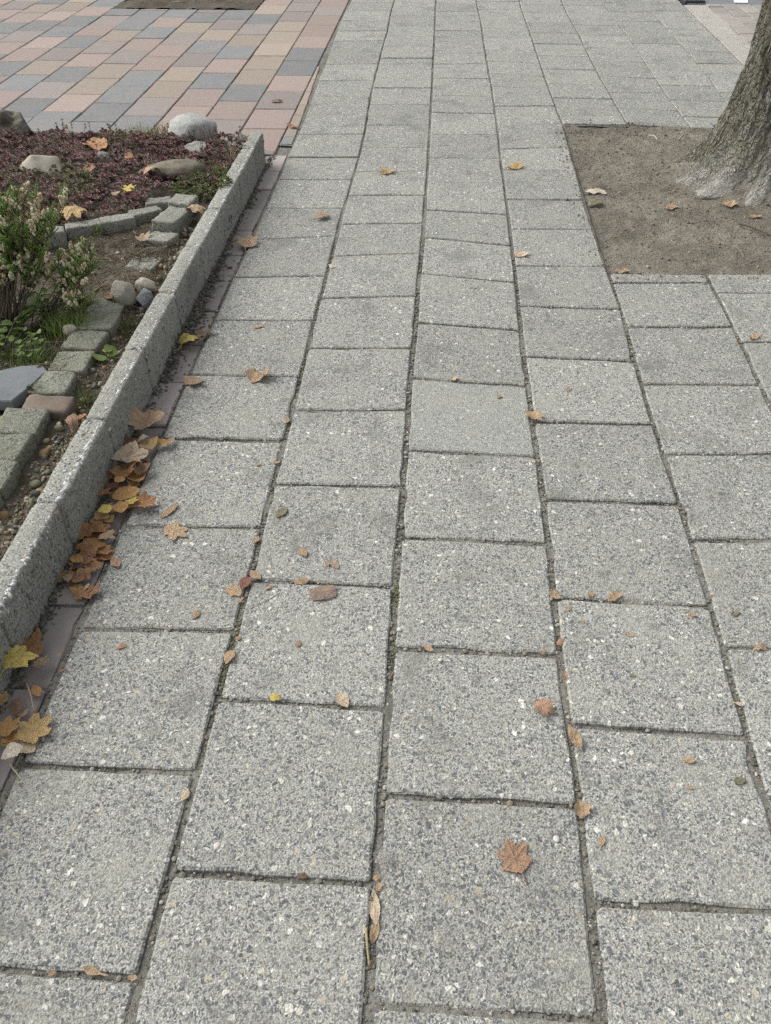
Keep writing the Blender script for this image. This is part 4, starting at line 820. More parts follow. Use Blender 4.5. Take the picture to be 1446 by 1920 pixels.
def asphalt_mat():
    t = NT('asphalt', 0.9, 0.25); t.dims = '2D'
    P = t.obj()
    c = t.mix(t.noise(P, 300, 3, 0.7), (0.10, 0.105, 0.112), (0.22, 0.225, 0.235))
    t.color(c)
    t.bump(t.noise(P, 300, 3, 0.7), 0.002, 0.7)
    return t.m
M['asphalt'] = asphalt_mat()

def plain(name, c, rough=0.6, nz=0.15):
    t = NT(name, rough)
    P = t.obj()
    t.color(t.mix(t.step(t.noise(P, 60, 4, 0.7), 0.3, 0.7, 0.0, nz * 2), c, tuple(x * 0.6 for x in c)))
    return t.m
M['paint'] = plain('white_road_paint', (0.78, 0.78, 0.77))
M['iron'] = plain('cast_iron', (0.05, 0.052, 0.056), 0.6)
M['light_kerb'] = aggregate('pale_road_kerb', (1.12, 1.06, 1.0), chips=0.12, vary=0.05)
M['fluff'] = plain('down_fluff', (0.5, 0.48, 0.45), 0.95)

# ------------------------------------------------------------------ piece meshes
def slab_mesh(name, Q, thick, seed, seg=6, chip=0.0016, bevel=0.0026, corner=0.006, dome=0.0):
    """a quad slab with worn, slightly irregular edges; Q relative to its origin"""
    rng = random.Random(seed)
    n = 4
    ring = []
    for i in range(n):
        a, b = Vector(Q[i]), Vector(Q[(i + 1) % n])
        d = (b - a); L = d.length; d /= max(L, 1e-6)
        cr = min(corner * rng.uniform(0.6, 1.8), L * 0.2)
        nrm = Vector((-d.y, d.x))
        for k in range(seg + 1):
            s = cr + (L - 2 * cr) * k / seg
            j = rng.uniform(-chip, chip) if 0 < k < seg else 0
            if rng.random() < 0.07: j += chip * rng.uniform(1.5, 3.5)
            ring.append(a + d * s + nrm * j)
    N = len(ring)
    cx = sum((p.x for p in ring)) / N; cy = sum((p.y for p in ring)) / N
    v = []
    for p in ring: v.append((p.x, p.y, -thick))
    for p in ring: v.append((p.x, p.y, -bevel * rng.uniform(0.8, 1.4)))
    for p in ring:
        d = Vector((cx - p.x, cy - p.y)); d.normalize()
        q = p + d * bevel * rng.uniform(1.0, 1.9)
        v.append((q.x, q.y, 0.0))
    f = []
    for k in range(2):
        for i in range(N):
            j = (i + 1) % N
            f.append((k * N + i, k * N + j, (k + 1) * N + j, (k + 1) * N + i))
    f.append(tuple(range(2 * N, 3 * N)))
    return v, f

def place_piece(name, Q, z, mat, parent, seed, thick=0.05, tilt=0.004, **kw):
    cx = sum(p[0] for p in Q) / len(Q); cy = sum(p[1] for p in Q) / len(Q)
    v, f = slab_mesh(name, [(p[0] - cx, p[1] - cy) for p in Q], thick, seed, **kw)
    o = mesh_obj(name, v, f, mat, parent, loc=(cx, cy, z))
    rng = random.Random(seed * 7 + 1)
    cl = lambda g: max(-1.6 * tilt, min(1.6 * tilt, g))
    o.rotation_euler = (cl(rng.gauss(0, tilt)), cl(rng.gauss(0, tilt)), 0)
    return o

def sheet(name, rects, z, mat, res=0.0, amp=0.0):
    v, f = [], []
    for (x0, y0, x1, y1) in rects:
        nx = max(1, int((x1 - x0) / res)) if res else 1
        ny = max(1, int((y1 - y0) / res)) if res else 1
        b = len(v)
        for j in range(ny + 1):
            for i in range(nx + 1):
                x = x0 + (x1 - x0) * i / nx; y = y0 + (y1 - y0) * j / ny
                v.append((x, y, z + (amp * fnoise(x, y, 0, 9) if amp else 0)))
        for j in range(ny):
            for i in range(nx):
                a = b + j * (nx + 1) + i
                f.append((a, a + 1, a + nx + 2, a + nx + 1))
    o = mesh_obj(name, v, f, mat)
    tag(o, kind='structure')
    return o

# ------------------------------------------------------------------ ground
sheet('ground', [(-120, -120, 120, 120)], -0.075, M['ground'])
PIT = (0.548, 2.628, 1.47, 4.19)
pavement = sheet('pavement', [(-0.664, -0.4, 0.548, 3.85), (-0.722, 3.85, 0.548, 9.0), (0.548, -0.4, 1.66, 2.628), (0.548, 4.19, 1.66, 9.0), (1.47, 2.628, 1.66, 4.19)], -0.0048, M['joint'], 0.02, 0.0042)
tag(pavement, 'footpath of grey exposed aggregate slabs with dark dirt joints', None)

for i, (c, kind, Q) in enumerate(SLABS):
    near = Q[0][1] < 2.2
    rng = random.Random(900 + i)
    o = place_piece('slab', Q, max(0.0002, min(0.0032, rng.gauss(0.001, 0.0012))), M['cement'] if kind else M['slab'], pavement, 100 + i,
                    seg=7 if near else 3, chip=0.0017 if near else 0.001, tilt=0.0045, corner=0.0045 if near else 0.003)
    if kind:
        tag(o, 'smooth pale cement slab among the pebbly ones')

# right-hand side columns under and beyond the pit that the photograph leaves out of frame are not built

# ------------------------------------------------------------------ dark brick strip along the kerb
strip = sheet('brick_strip', [(-0.745, -0.4, -0.655, 3.74)], -0.013, M['joint'], 0.05, 0.003)
y = 3.735
k = 0
while y > 0.2:
    Lb = 0.198
    o = place_piece('brick', [(-0.760, y - Lb), (-0.668, y - Lb + 0.001), (-0.668, y), (-0.760, y - 0.001)], -0.007 + 0.0025 * math.sin(k * 2.3), M['brick'], strip, 3000 + k,
                    seg=5, chip=0.0012, bevel=0.003, corner=0.004, tilt=0.006)
    y -= Lb + 0.005
    k += 1

# ------------------------------------------------------------------ driveway
driveway = sheet('driveway', [(-4.6, 3.70, -0.724, 9.0), (-0.724, 3.74, -0.664, 3.85)], -0.012, M['joint'], 0.08, 0.002)
PC = {'P': (0.40, 0.285, 0.238), 'B': (0.41, 0.322, 0.236), 'G': (0.17, 0.195, 0.212), 'M': (0.28, 0.232, 0.218), 'R': (0.365, 0.258, 0.226)}
FIRST = [4.075, 4.198, 4.415, 4.554, 4.451, 4.289, 4.517, 4.657, 5.247, 5.712, 6.267]
SEQ = ['PRMPGGPPPMPRPG', 'MPGBBBBBMMMPBG', 'RPRGPGBMGBPGPM', 'GGMBBMGBMGPBGP', 'GGGGPPMBGMPGBP', 'GGPBBMPGPGBGMP', 'GGMGPMBGGBPGMB', 'GRGBMGPMGPBGMP', 'PGRPGGPGBGPMGB', 'GPMGPBBGGGPBGM', 'MGPBGBMGGBPGBM', 'GPBGMPGBGPMBGP', 'BGPMGGBPGMPGBP', 'GMPBGPGMBGPPGB']
XL = -0.7235
k = 0
WX, LY = 0.2067, 0.3105
for ci in range(14):
    x1 = XL - ci * WX; x0 = x1 - WX
    fy = FIRST[ci] if ci < len(FIRST) else 4.2 + (ci * 0.17) % 0.31
    n0 = math.ceil((fy - 3.72) / LY)
    yy = fy - n0 * LY
    rows = []
    # SEQ index: entry 0 is the piece just in front of the first measured joint for the first columns
    base_idx = {0: 0, 1: 0, 2: 1, 3: 2, 4: 1, 5: 1, 6: 1, 7: 1, 8: 1, 9: 1, 10: 1}.get(ci, 1)
    for j in range(-n0, 16):
        ya, yb = fy + j * LY, fy + (j + 1) * LY
        ya = max(ya, 3.72)
        if yb - ya < 0.03 or ya > 8.6: continue
        # dark bed cut into the driveway at the far left
        if ya > 6.70 and x0 > -2.42 and x1 < -1.28: continue
        if ya < 6.70 < yb and x0 > -2.42 and x1 < -1.28: yb = 6.73
        s = SEQ[ci]
        key = s[(j + 1 + (base_idx - 0 if ci > 1 else 0)) % len(s)] if True else 'P'
        g = 0.0022
        rng = random.Random(5000 + k)
        o = place_piece('paver', [(x0 + g, ya + g), (x1 - g, ya + g), (x1 - g, yb - g), (x0 + g, yb - g)], rng.gauss(0, 0.0010), M['paver'], driveway, 5000 + k,
                        seg=3, chip=0.0006, bevel=0.003, corner=0.003, tilt=0.003)
        c = Vector(PC[key]) * rng.uniform(0.75, 0.92)
        o.color = (c.x, c.y, c.z, 1)
        k += 1
# narrow tapering cut pavers between driveway and path
TAPER = [(3.86, -0.668), (4.15, -0.672), (4.45, -0.682), (4.80, -0.695), (5.10, -0.706), (5.45, -0.7165)]
CUTC = ['G', 'B', 'B', 'P', 'B']
def taper_x(y):
    return float(np.interp(y, [p[0] for p in TAPER], [p[1] for p in TAPER]))
cuts = [3.86, 3.965, 4.29, 4.46, 4.69, 4.93, 5.2]
for j in range(len(cuts) - 1):
    ya, yb = cuts[j] + 0.002, cuts[j + 1] - 0.002
    o = place_piece('cut_paver', [(-0.7205, ya), (taper_x(ya), ya), (taper_x(yb), yb), (-0.7205, yb)], 0.0, M['paver'], driveway, 7000 + j, seg=2, chip=0.0008, bevel=0.0025, corner=0.002, tilt=0.002)
    c = PC[(['G', 'B', 'B', 'B', 'P', 'B'])[j]]
    o.color = (c[0] * .85, c[1] * .85, c[2] * .85, 1)

# dark planting bed beyond the driveway
def mound(name, x0, y0, x1, y1, z, amp, mat, res, zf=None, scale=6):
    nx = max(2, int((x1 - x0) / res)); ny = max(2, int((y1 - y0) / res))
    v, f = [], []
    for j in range(ny + 1):
        for i in range(nx + 1):
            x = x0 + (x1 - x0) * i / nx; yv = y0 + (y1 - y0) * j / ny
            zz = z + amp * fbm((x, yv, 0.3), scale, 5) + (zf(x, yv) if zf else 0)
            v.append((x, yv, zz))
    for j in range(ny):
        for i in range(nx):
            a = j * (nx + 1) + i
            f.append((a, a + 1, a + nx + 2, a + nx + 1))
    o = mesh_obj(name, v, f, mat, smooth=True)
    return tag(o, kind='structure')
mound('far_planting_bed', -2.385, 6.735, -1.35, 8.4, 0.0, 0.018, M['bed'], 0.02)

# ------------------------------------------------------------------ road side: flat kerb, brick parking bay, asphalt
road = sheet('road', [(1.70, 7.05, 14, 30)], -0.006, M['asphalt'])
bay = sheet('parking_bay', [(1.661, 2.0, 4.2, 7.048)], -0.014, M['joint'], 0.1, 0.002)
k = 0
yk = 3.0
while yk < 7.0:
    L = min(0.995, 7.05 - yk)
    o = place_piece('kerb_stone', [(1.664, yk), (1.818, yk), (1.818, yk + L), (1.664, yk + L)], 0.0, M['light_kerb'], bay, 7600 + k, seg=5, chip=0.001, corner=0.004, tilt=0.001)
    yk += 1.0; k += 1
for ci in range(9):
    for rj in range(20):
        xa = 1.826 + ci * 0.1065; ya = 4.0 + rj * 0.2115 + (0.105 if ci % 2 else 0)
        yb = min(ya + 0.2075, 7.046)
        if ya > 6.98: continue
        o = place_piece('brick', [(xa, ya), (xa + 0.1025, ya), (xa + 0.1025, yb), (xa, yb)], random.Random(k).gauss(-0.002, 0.002), M['paver'], bay, 7700 + k, seg=2, chip=0.0012, bevel=0.004, corner=0.004, tilt=0.008)
        c = Vector((0.34, 0.315, 0.285)) * random.Random(k).uniform(0.82, 1.12)
        o.color = (c.x, c.y, c.z, 1)
        k += 1
# white road marking and the dark gully cover at the bay corner
tag(mesh_obj('road_marking', [(2.035, 7.10, -0.0015), (2.135, 7.10, -0.0015), (2.25, 7.60, -0.0015), (2.15, 7.60, -0.0015)], [(0, 1, 2, 3)], M['paint']), 'white painted line on the asphalt at the top right corner', 'road marking')
gully = tag(empty('gully_cover', (1.755, 7.155, 0)), 'small dark iron gully cover at the far end of the pale kerb', 'drain')
place_piece('frame', [(-0.07, -0.075), (0.075, -0.075), (0.075, 0.09), (-0.07, 0.09)], 0.012, M['iron'], gully, 8, seg=2, corner=0.004, tilt=0)
for s in range(4):
    place_piece('bar', [(-0.055 + s * 0.031, -0.06), (-0.04 + s * 0.031, -0.06), (-0.04 + s * 0.031, 0.075), (-0.055 + s * 0.031, 0.075)], 0.017, M['iron'], gully, 9 + s, thick=0.012, seg=1, corner=0.002, tilt=0)

# ------------------------------------------------------------------ tree pit soil and tree
TX, TY = 1.365, 3.62
def pit_z(x, y):
    d = math.hypot(x - TX, y - TY)
    ex = min(x - PIT[0], y - PIT[1], PIT[3] - y)
    z = 0.075 * math.exp(-((max(d - 0.22, 0)) / 0.13) ** 2) + 0.012 * math.exp(-((d - .3) / 0.4) ** 2)
    z += 0.008 * math.exp(-((PIT[3] - y) / 0.08) ** 2) + 0.005 * math.exp(-((y - PIT[1]) / 0.05) ** 2)
    return z
pit = mound('tree_pit_soil', PIT[0], PIT[1], PIT[2], PIT[3], -0.016, 0.0075, M['pit'], 0.0065, pit_z, 16)

def build_tree():
    tree = tag(empty('street_tree', (TX, TY, 0)), 'thick grey brown tree trunk with spreading roots in the bare soil pit', 'tree')
    NA, NZ = 300, 230
    roots = [(R(197), 0.17, 0.115, R(13)), (R(168), 0.13, 0.14, R(12)), (R(219), 0.20, 0.085, R(11)), (R(243), 0.17, 0.065, R(9)), (R(268), 0.13, 0.06, R(13)), (R(310), 0.13, 0.12, R(14)), (R(15), 0.14, 0.13, R(15)), (R(70), 0.13, 0.13, R(16)), (R(115), 0.13, 0.13, R(15))]
    H = 3.4
    v, f = [], []
    for j in range(NZ + 1):
        tz = (j / NZ) ** 2.0
        z = -0.05 + tz * H
        for i in range(NA):
            a = 2 * math.pi * i / NA
            base = 0.205 - 0.018 * min(z, 3.4) / 3.4 * 2
            zz = max(z, 0)
            rr = base + 0.050 * math.exp(-zz / 0.17) + 0.025 * math.exp(-zz / 0.05)
            for (ra, amp, fall, wd) in roots:
                da = (a - ra + math.pi) % (2 * math.pi) - math.pi
                rr += amp * math.exp(-(da / wd) ** 2) * math.exp(-zz / fall) * (0.9 if z > -.02 else 1)
            px, py = math.cos(a), math.sin(a)
            # bark plates: ridges that run along the stem
            q = Vector((px * 3.2, py * 3.2, z * 1.1))
            ridge = 1 - abs(noise.noise(q * 2.6 + Vector((0, 0, 3)))) * 2
            ridge2 = 1 - abs(noise.noise(Vector((px * 9, py * 9, z * 5)) * 1.3)) * 2
            ridge3 = 1 - abs(noise.noise(Vector((px * 22, py * 22, z * 13)))) * 2
            rr += 0.010 * ridge + 0.008 * ridge2 + 0.0045 * ridge3 + 0.012 * fbm((px * 2, py * 2, z * 2), 1.6, 4)
            rr += 0.012 * math.exp(-zz / 0.1) * fbm((px * 3, py * 3, z * 9), 2.0, 4)
            lean = 0.012 * z
            v.append((px * rr + lean, py * rr, z))
    for j in range(NZ):
        for i in range(NA):
            i2 = (i + 1) % NA
            f.append((j * NA + i, j * NA + i2, (j + 1) * NA + i2, (j + 1) * NA + i))
    f.append(tuple(NZ * NA + i for i in range(NA)))
    mesh_obj('trunk', v, f, M['bark'], tree, smooth=True)
    rng = random.Random(5)
    # limbs above the fork, out of the picture
    for li in range(5):
        a = li * 1.257 + 0.4
        pts = []
        p = Vector((0.04, 0, 3.2)); d = Vector((math.cos(a) * 0.55, math.sin(a) * 0.55, 0.85)).normalized()
        for s in range(9):
            pts.append((p.copy(), 0.11 * (1 - s / 9.5)))
            p += d * 0.28
            d = (d + Vector((rng.uniform(-.15, .15), rng.uniform(-.15, .15), 0.05))).normalized()
        vv, ff = tube(pts, 10)
        mesh_obj('limb', vv, ff, M['bark'], tree, smooth=True)

def tube(pts, n=6):
    """pts: list of (Vector, radius)"""
    v, f = [], []
    for k, (p, r) in enumerate(pts):
        a = pts[max(k - 1, 0)][0]; b = pts[min(k + 1, len(pts) - 1)][0]
        d = (b - a)
        if d.length < 1e-9: d = Vector((0, 0, 1))
        d.normalize()
        s = d.orthogonal().normalized() if abs(d.z) > 0.9 else d.cross(Vector((0, 0, 1))).normalized()
        t2 = d.cross(s)
        for i in range(n):
            q = 2 * math.pi * i / n
            w = p + (s * math.cos(q) + t2 * math.sin(q)) * r
            v.append((w.x, w.y, w.z))
    for k in range(len(pts) - 1):
        for i in range(n):
            j = (i + 1) % n
            f.append((k * n + i, k * n + j, (k + 1) * n + j, (k + 1) * n + i))
    f.append(tuple(range(n))[::-1]); f.append(tuple((len(pts) - 1) * n + i for i in range(n)))
    return v, f
build_tree()

# crumbs of soil in the pit
rng = random.Random(77)
acc = Acc()
def soil_height_pit(x, y): return -0.016 + 0.0075 * fbm((x, y, 0.3), 16, 5) + pit_z(x, y)
for _ in range(6500):
    x = rng.uniform(PIT[0] + .01, PIT[2]); yv = rng.uniform(PIT[1] + .01, PIT[3] - .01)
    if math.hypot(x - TX, yv - TY) < .25: continue
    r = min(0.008, 0.0017 * math.exp(rng.gauss(0, 0.55)))
    vv = rand_rot(ICO0[0] * np.array([r * rng.uniform(.8, 1.4), r, r * rng.uniform(.5, .9)]), rng)
    b = rng.uniform(.7, 1.15)
    col = np.array((0.21, 0.188, 0.15)) * b if rng.random() < .93 else np.array((0.3, 0.27, 0.22))
    acc.add(vv + np.array([x, yv, soil_height_pit(x, yv) + r * .3]), ICO0[1], col)
for _ in range(420):          # crumbs kicked out over the slab edges
    side = rng.random()
    if side < .55: x = PIT[0] - abs(rng.gauss(0, .035)); yv = rng.uniform(PIT[1], PIT[3])
    elif side < .8: x = rng.uniform(PIT[0], PIT[2]); yv = PIT[1] - abs(rng.gauss(0, .03))
    else: x = rng.uniform(PIT[0], PIT[2]); yv = PIT[3] + abs(rng.gauss(0, .03))
    r = min(0.006, 0.0018 * math.exp(rng.gauss(0, 0.5)))
    acc.add(rand_rot(ICO0[0] * np.array([r * 1.3, r, r * .7]), rng) + np.array([x, yv, .002 + r * .4]), ICO0[1], np.array((0.20, 0.178, 0.14)) * rng.uniform(.7, 1.2))
tag(acc.build('soil_crumbs', M['pebble']), 'loose crumbs of brown soil spread over the tree pit', 'soil', kind='stuff')

# ------------------------------------------------------------------ planter kerb
kerb = tag(empty('garden_kerb', (-0.765, 2.0, 0)), 'raised weathered concrete kerb with white pebbles holding the garden bed', 'kerb')
KJ = [0.35, 0.655, 0.955, 1.255, 1.552, 1.862, 2.178, 2.49, 2.80, 3.11, 3.42, 3.625]
# measured joint positions along the top, one stone between each pair
def kerb_stone(y0, y1, seed):
    rng = random.Random(seed)
    Hk = 0.122 + rng.uniform(-0.002, 0.002)
    xo, xi = -0.7405 + rng.uniform(-.002, .002), -0.793 + rng.uniform(-.002, .002)
    prof = [(xo + 0.004, -0.06), (xo + 0.002, 0.0), (xo, 0.03), (xo, 0.06), (xo, 0.09), (xo, Hk - 0.005), (xo - 0.0015, Hk - 0.0015), (xo - 0.005, Hk), (xo - 0.02, Hk + .0005), (xo - 0.032, Hk + .0005), (xi + 0.004, Hk), (xi + 0.001, Hk - 0.003), (xi, Hk - 0.012), (xi, 0.06), (xi, -0.06)]
    L = y1 - y0 - 0.004
    ns = max(10, int(L / 0.009))
    v, f = [], []
    for s in range(ns + 1):
        e = min(s, ns - s)
        ins = {0: 0.0025, 1: 0.0004}.get(e, 0)
        yv = y0 + 0.002 + L * s / ns
        for (px, pz) in prof:
            nx = 0.0017 * fbm((px * 3, yv, pz), 30, 4) + 0.0009 * noise.noise(Vector((px, yv, pz)) * 160)
            nz = 0.0012 * fbm((px, yv * 1.3, pz + 3), 34, 4)
            cx, cz = (xo + xi) / 2, Hk / 2
            fx = 1 - ins / 0.025
            top = pz > 0.1
            v.append((cx + (px - cx) * fx + nx - (-0.765), yv - 2.0 + 0.001 * noise.noise(Vector((px * 60, yv, pz * 60))), (pz - (ins if top else 0)) + (nz if top else 0)))
    n = len(prof)
    for s in range(ns):
        for i in range(n - 1):
            f.append((s * n + i, (s + 1) * n + i, (s + 1) * n + i + 1, s * n + i + 1))
    f.append(tuple(range(n))); f.append(tuple(ns * n + i for i in range(n))[::-1])
    o = mesh_obj('kerb_stone', v, f, M['kerb'], kerb, smooth=True)
    return o
for i in range(len(KJ) - 1): kerb_stone(KJ[i], KJ[i + 1], 40 + i)
# exposed pebbles along the worn outer arris and on the face and top
rng = random.Random(12)
acc = Acc()
def add_pebble(acc, p, r, rng, col, flat=0.7, ico_=None):
    I = ico_ or ICO0
    s = np.array([r * rng.uniform(.75, 1.3), r * rng.uniform(.75, 1.3), r * flat * rng.uniform(.7, 1.2)])
    acc.add(rotz(I[0] * s, rng.uniform(0, 6.3)) + np.array(p), I[1], col)
WHITE = [(0.66, 0.66, 0.63), (0.60, 0.59, 0.56), (0.54, 0.55, 0.55), (0.50, 0.50, 0.48), (0.42, 0.41, 0.39), (0.52, 0.46, 0.36), (0.40, 0.33, 0.25), (0.28, 0.28, 0.28)]
for _ in range(5200):
    yv = rng.uniform(0.3, 3.62)
    dens = noise.noise(Vector((yv * 4, 0, 0))) + 0.6 * noise.noise(Vector((yv * 17, 3, 0)))
    if rng.random() > 0.45 + 0.6 * dens: continue
    t_ = rng.gauss(0, 0.009)
    if t_ > 0: x, z = -0.7455 - t_, 0.1195
    else: x, z = -0.7425, 0.1175 + t_ * 1.4
    r = min(0.0085, 0.0024 * math.exp(rng.gauss(0, 0.6)))
    c_ = np.array(rng.choice(WHITE)) * rng.uniform(.6, 1.1) * (1.0 if r > .003 else .7)
    I = ICO1 if yv < 1.6 and r > .003 else ICO0
    v_ = rand_rot(I[0] * np.array([r * rng.uniform(.7, 1.5), r, r * rng.uniform(.5, .8)]), rng)
    acc.add(v_ + np.array([x + 0.765 - (0.0 if t_ > 0 else r * .45), yv - 2.0, z - (r * .45 if t_ > 0 else 0)]), I[1], c_)
for _ in range(500):
    yv = rng.uniform(0.3, 3.62)
    add_pebble(acc, (rng.uniform(-0.784, -0.748) + 0.765, yv - 2.0, 0.1215), min(.005, 0.0022 * math.exp(rng.gauss(0, .4))), rng, np.array(rng.choice(WHITE)) * rng.uniform(.6, 1.0), 0.4)
for _ in range(900):
    yv = rng.uniform(0.3, 3.62)
    zf = rng.uniform(0.01, 0.115)
    r = min(.005, 0.0022 * math.exp(rng.gauss(0, .4)))
    s = np.array([r * .4, r * rng.uniform(.7, 1.2), r * rng.uniform(.9, 1.8)])
    acc.add(ICO0[0] * s + np.array([-0.7405 + 0.765, yv - 2.0, zf]), ICO0[1], np.array(rng.choice(WHITE)) * rng.uniform(.3, .7))
for _ in range(1300):
    yv = rng.uniform(0.35, 3.6)
    dens = noise.noise(Vector((yv * 6, 7, 0))) + (0.35 if yv < 1.35 else 0)
    if rng.random() > 0.22 + 0.8 * dens: continue
    r = rng.uniform(.0024, .0055)
    c_ = np.array(rng.choice(WHITE[:4])) * rng.uniform(.85, 1.12)
    v_ = rand_rot(ICO1[0] * np.array([r * rng.uniform(.8, 1.4), r, r * rng.uniform(.55, .85)]), rng)
    acc.add(v_ + np.array([0.765 - 0.7460 - abs(rng.gauss(0, .0035)), yv - 2.0, 0.1200 - abs(rng.gauss(0, .0012))]), ICO1[1], c_)
tag(acc.build('exposed_pebbles', M['pebble'], kerb, smooth=True), kind='stuff')
# dirt fillet at the kerb foot
acc = Acc()
for _ in range(2600):
    yv = rng.uniform(0.3, 3.75)
    x = -0.739 + abs(rng.gauss(0, 0.011))
    r = min(.006, 0.0024 * math.exp(rng.gauss(0, .5)))
    add_pebble(acc, (x, yv, -0.007 + max(0, 0.012 - (x + .739) * .7) * rng.random()), r, rng, np.array(rng.choice([(0.10, 0.09, 0.07), (0.13, 0.115, 0.09), (0.08, 0.08, 0.055), (0.16, 0.14, 0.105), (0.10, 0.11, 0.06)])) * rng.uniform(.8, 1.3), 0.7)
for _ in range(1500):          # heaped dirt where the strip is half buried
    yv = rng.gauss(2.28, .20)
    x = -0.739 + abs(rng.gauss(0, 0.020))
    r = min(.006, 0.0026 * math.exp(rng.gauss(0, .5)))
    add_pebble(acc, (x, yv, -0.006 + max(0, 0.022 - (x + .739) * .6) * rng.random()), r, rng, np.array(rng.choice([(0.12, 0.11, 0.09), (0.15, 0.135, 0.11), (0.09, 0.085, 0.065), (0.19, 0.17, 0.14)])) * rng.uniform(.8, 1.2), 0.7)
tag(acc.build('kerb_foot_dirt', M['pebble']), 'dark crumbly dirt and moss gathered at the foot of the garden kerb', 'dirt', kind='stuff')

# ------------------------------------------------------------------ garden bed
BED = (-3.3, 0.2, -0.786, 3.72)
def bed_z(x, y):
    z = 0.0
    # furrow of gravel beside the kerb, low
    z -= 0.018 * math.exp(-((x + 0.83) / 0.05) ** 2) * (1 if y < 2.7 else 0.4)
    if y > 2.75: z += 0.025 * min(1, (y - 2.75) / 0.25) * min(1, max(0, (3.72 - y) / 0.2))
    if y > 3.5: z -= 0.03 * (y - 3.5) / 0.22
    if x < -1.0 and y < 2.6: z -= 0.012
    return z
bed = mound('garden_bed', BED[0], BED[1], BED[2], BED[3], 0.078, 0.014, M['bed'], 0.014, bed_z, 9)
def bz(x, y): return 0.078 + 0.014 * fbm((x, y, 0.3), 9, 5) + bed_z(x, y)

def rock(name, label, loc, dims, seed, mat, angular=0.0, rot=0.0, rough=0.22, sub=ICO3, group=None, cat='rock', tilt=(0, 0)):
    rng = random.Random(seed)
    v = sub[0].copy()
    planes = [(Vector((rng.gauss(0, 1), rng.gauss(0, 1), rng.gauss(0, 1))).normalized(), rng.uniform(0.55, 0.82)) for _ in range(15)]
    out = []
    off = Vector((seed * 3.1, seed * 1.7, seed))
    for p in v:
        p = Vector(p)
        p *= 1 + rough * fbm(p * 0.9 + off, 1.0, 3)
        for (n, d) in planes:
            e = p.dot(n) - d
            if e > 0: p -= n * e * angular
        p *= 1 + 0.05 * fbm(p * 4 + off, 1.0, 4)
        out.append((p.x * dims[0] / 2, p.y * dims[1] / 2, p.z * dims[2] / 2))
    o = mesh_obj(name, out, sub[1], mat, smooth=True, loc=loc)
    o.rotation_euler = (tilt[0], tilt[1], rot)
    return tag(o, label, cat, group)

rock('mossy_rock', 'dark mossy rock at the far left corner of the garden bed', (-1.80, 3.58, 0.125), (0.25, 0.20, 0.19), 3, M['rock_dark'], 0.7, 0, 0.6, ICO4)
rock('garden_rock', 'flat topped beige rock among the purple ground cover', (-1.52, 3.20, 0.098), (0.24, 0.25, 0.135), 11, M['rock_beige'], 0.9, 0.3, 0.16)
rock('granite_boulder', 'pale rounded granite boulder at the back of the garden bed', (-1.04, 3.62, 0.118), (0.23, 0.20, 0.165), 8, M['rock_granite'], 0.45, 0.2, 0.18)
rock('garden_rock', 'grey rounded rock just in front of the pale granite boulder', (-0.965, 3.42, 0.10), (0.155, 0.16, 0.09), 5, M['rock_grey'], 0.4, 0.4)
rock('mossy_rock', 'long dark mossy rock across the purple ground cover', (-1.01, 3.16, 0.115), (0.27, 0.12, 0.10), 21, M['rock_moss'], 0.4, 0.12)
rock('garden_rock', 'small green grey stone in the middle of the ground cover', (-1.30, 3.29, 0.115), (0.10, 0.09, 0.06), 14, M['rock_grey'], 0.6)
rock('garden_rock', 'grey rock cut by the left picture edge in the ground cover', (-1.80, 3.25, 0.11), (0.14, 0.13, 0.09), 15, M['rock_grey'], 0.5)
rock('garden_rock', 'rounded pale beige rock in front of the kerb bend', (-0.903, 2.200, 0.096), (0.088, 0.085, 0.095), 17, M['rock_beige'], 0.75, 0.5, 0.16)
rock('garden_rock', 'flat tan rock behind the pale rounded rock', (-0.862, 2.28, 0.088), (0.085, 0.06, 0.055), 19, M['rock_beige'], 0.7, -0.3)
rock('quartz_rock', 'small angular blue grey rock beside the pale rounded rock', (-0.838, 2.195, 0.088), (0.06, 0.065, 0.075), 23, M['rock_quartz'], 1.0, 0.2, 0.1)
for (x, y_, w_, h_, s_, lb) in [(-1.62, 3.705, 0.20, 0.06, 31, 'flat tan edging stone beside the dark mossy rock'), (-1.43, 3.715, 0.17, 0.05, 32, 'pale flat edging stone under the ochre leaf at bed end'), (-1.24, 3.715, 0.18, 0.05, 33, 'pale flat edging stone behind the grass fringe'), (-0.86, 3.70, 0.13, 0.05, 34, 'low brown edging stone right of the granite boulder')]:
    rock('edging_stone', lb, (x, y_, 0.055), (w_, 0.09, h_ + 0.04), s_, M['rock_beige'] if s_ in (32, 33) else M['red_block'], 0.9, 0.05, 0.1, group='flat stones along the far bed edge', cat='stone')

def block(name, label, loc, dims, rot, mat, seed, group=None, tilt=(0, 0), cat='block', bev=0.006):
    bm = bmesh.new()
    bmesh.ops.create_cube(bm, size=1.0)
    for vv in bm.verts: vv.co = Vector((vv.co.x * dims[0], vv.co.y * dims[1], vv.co.z * dims[2]))
    bmesh.ops.bevel(bm, geom=list(bm.edges), offset=bev, segments=2, profile=0.6, affect='EDGES')
    bmesh.ops.subdivide_edges(bm, edges=[e for e in bm.edges if e.calc_length() > 0.03], cuts=7, use_grid_fill=True)
    for vv in bm.verts:
        p = vv.co
        q = p + Vector((seed * 1.3, seed * 0.7, 0))
        d = p.normalized()
        vv.co = p + d * (0.0035 * fbm(q, 26, 4) + 0.003 * fbm(q, 80, 3))
    me = bpy.data.meshes.new(name)
    bm.to_mesh(me); bm.free()
    me.materials.append(mat)
    me.polygons.foreach_set('use_smooth', [True] * len(me.polygons))
    o = bpy.data.objects.new(name, me)
    o.location = loc
    o.rotation_euler = (tilt[0], tilt[1], rot)
    link(o)
    return tag(o, label, cat, group)
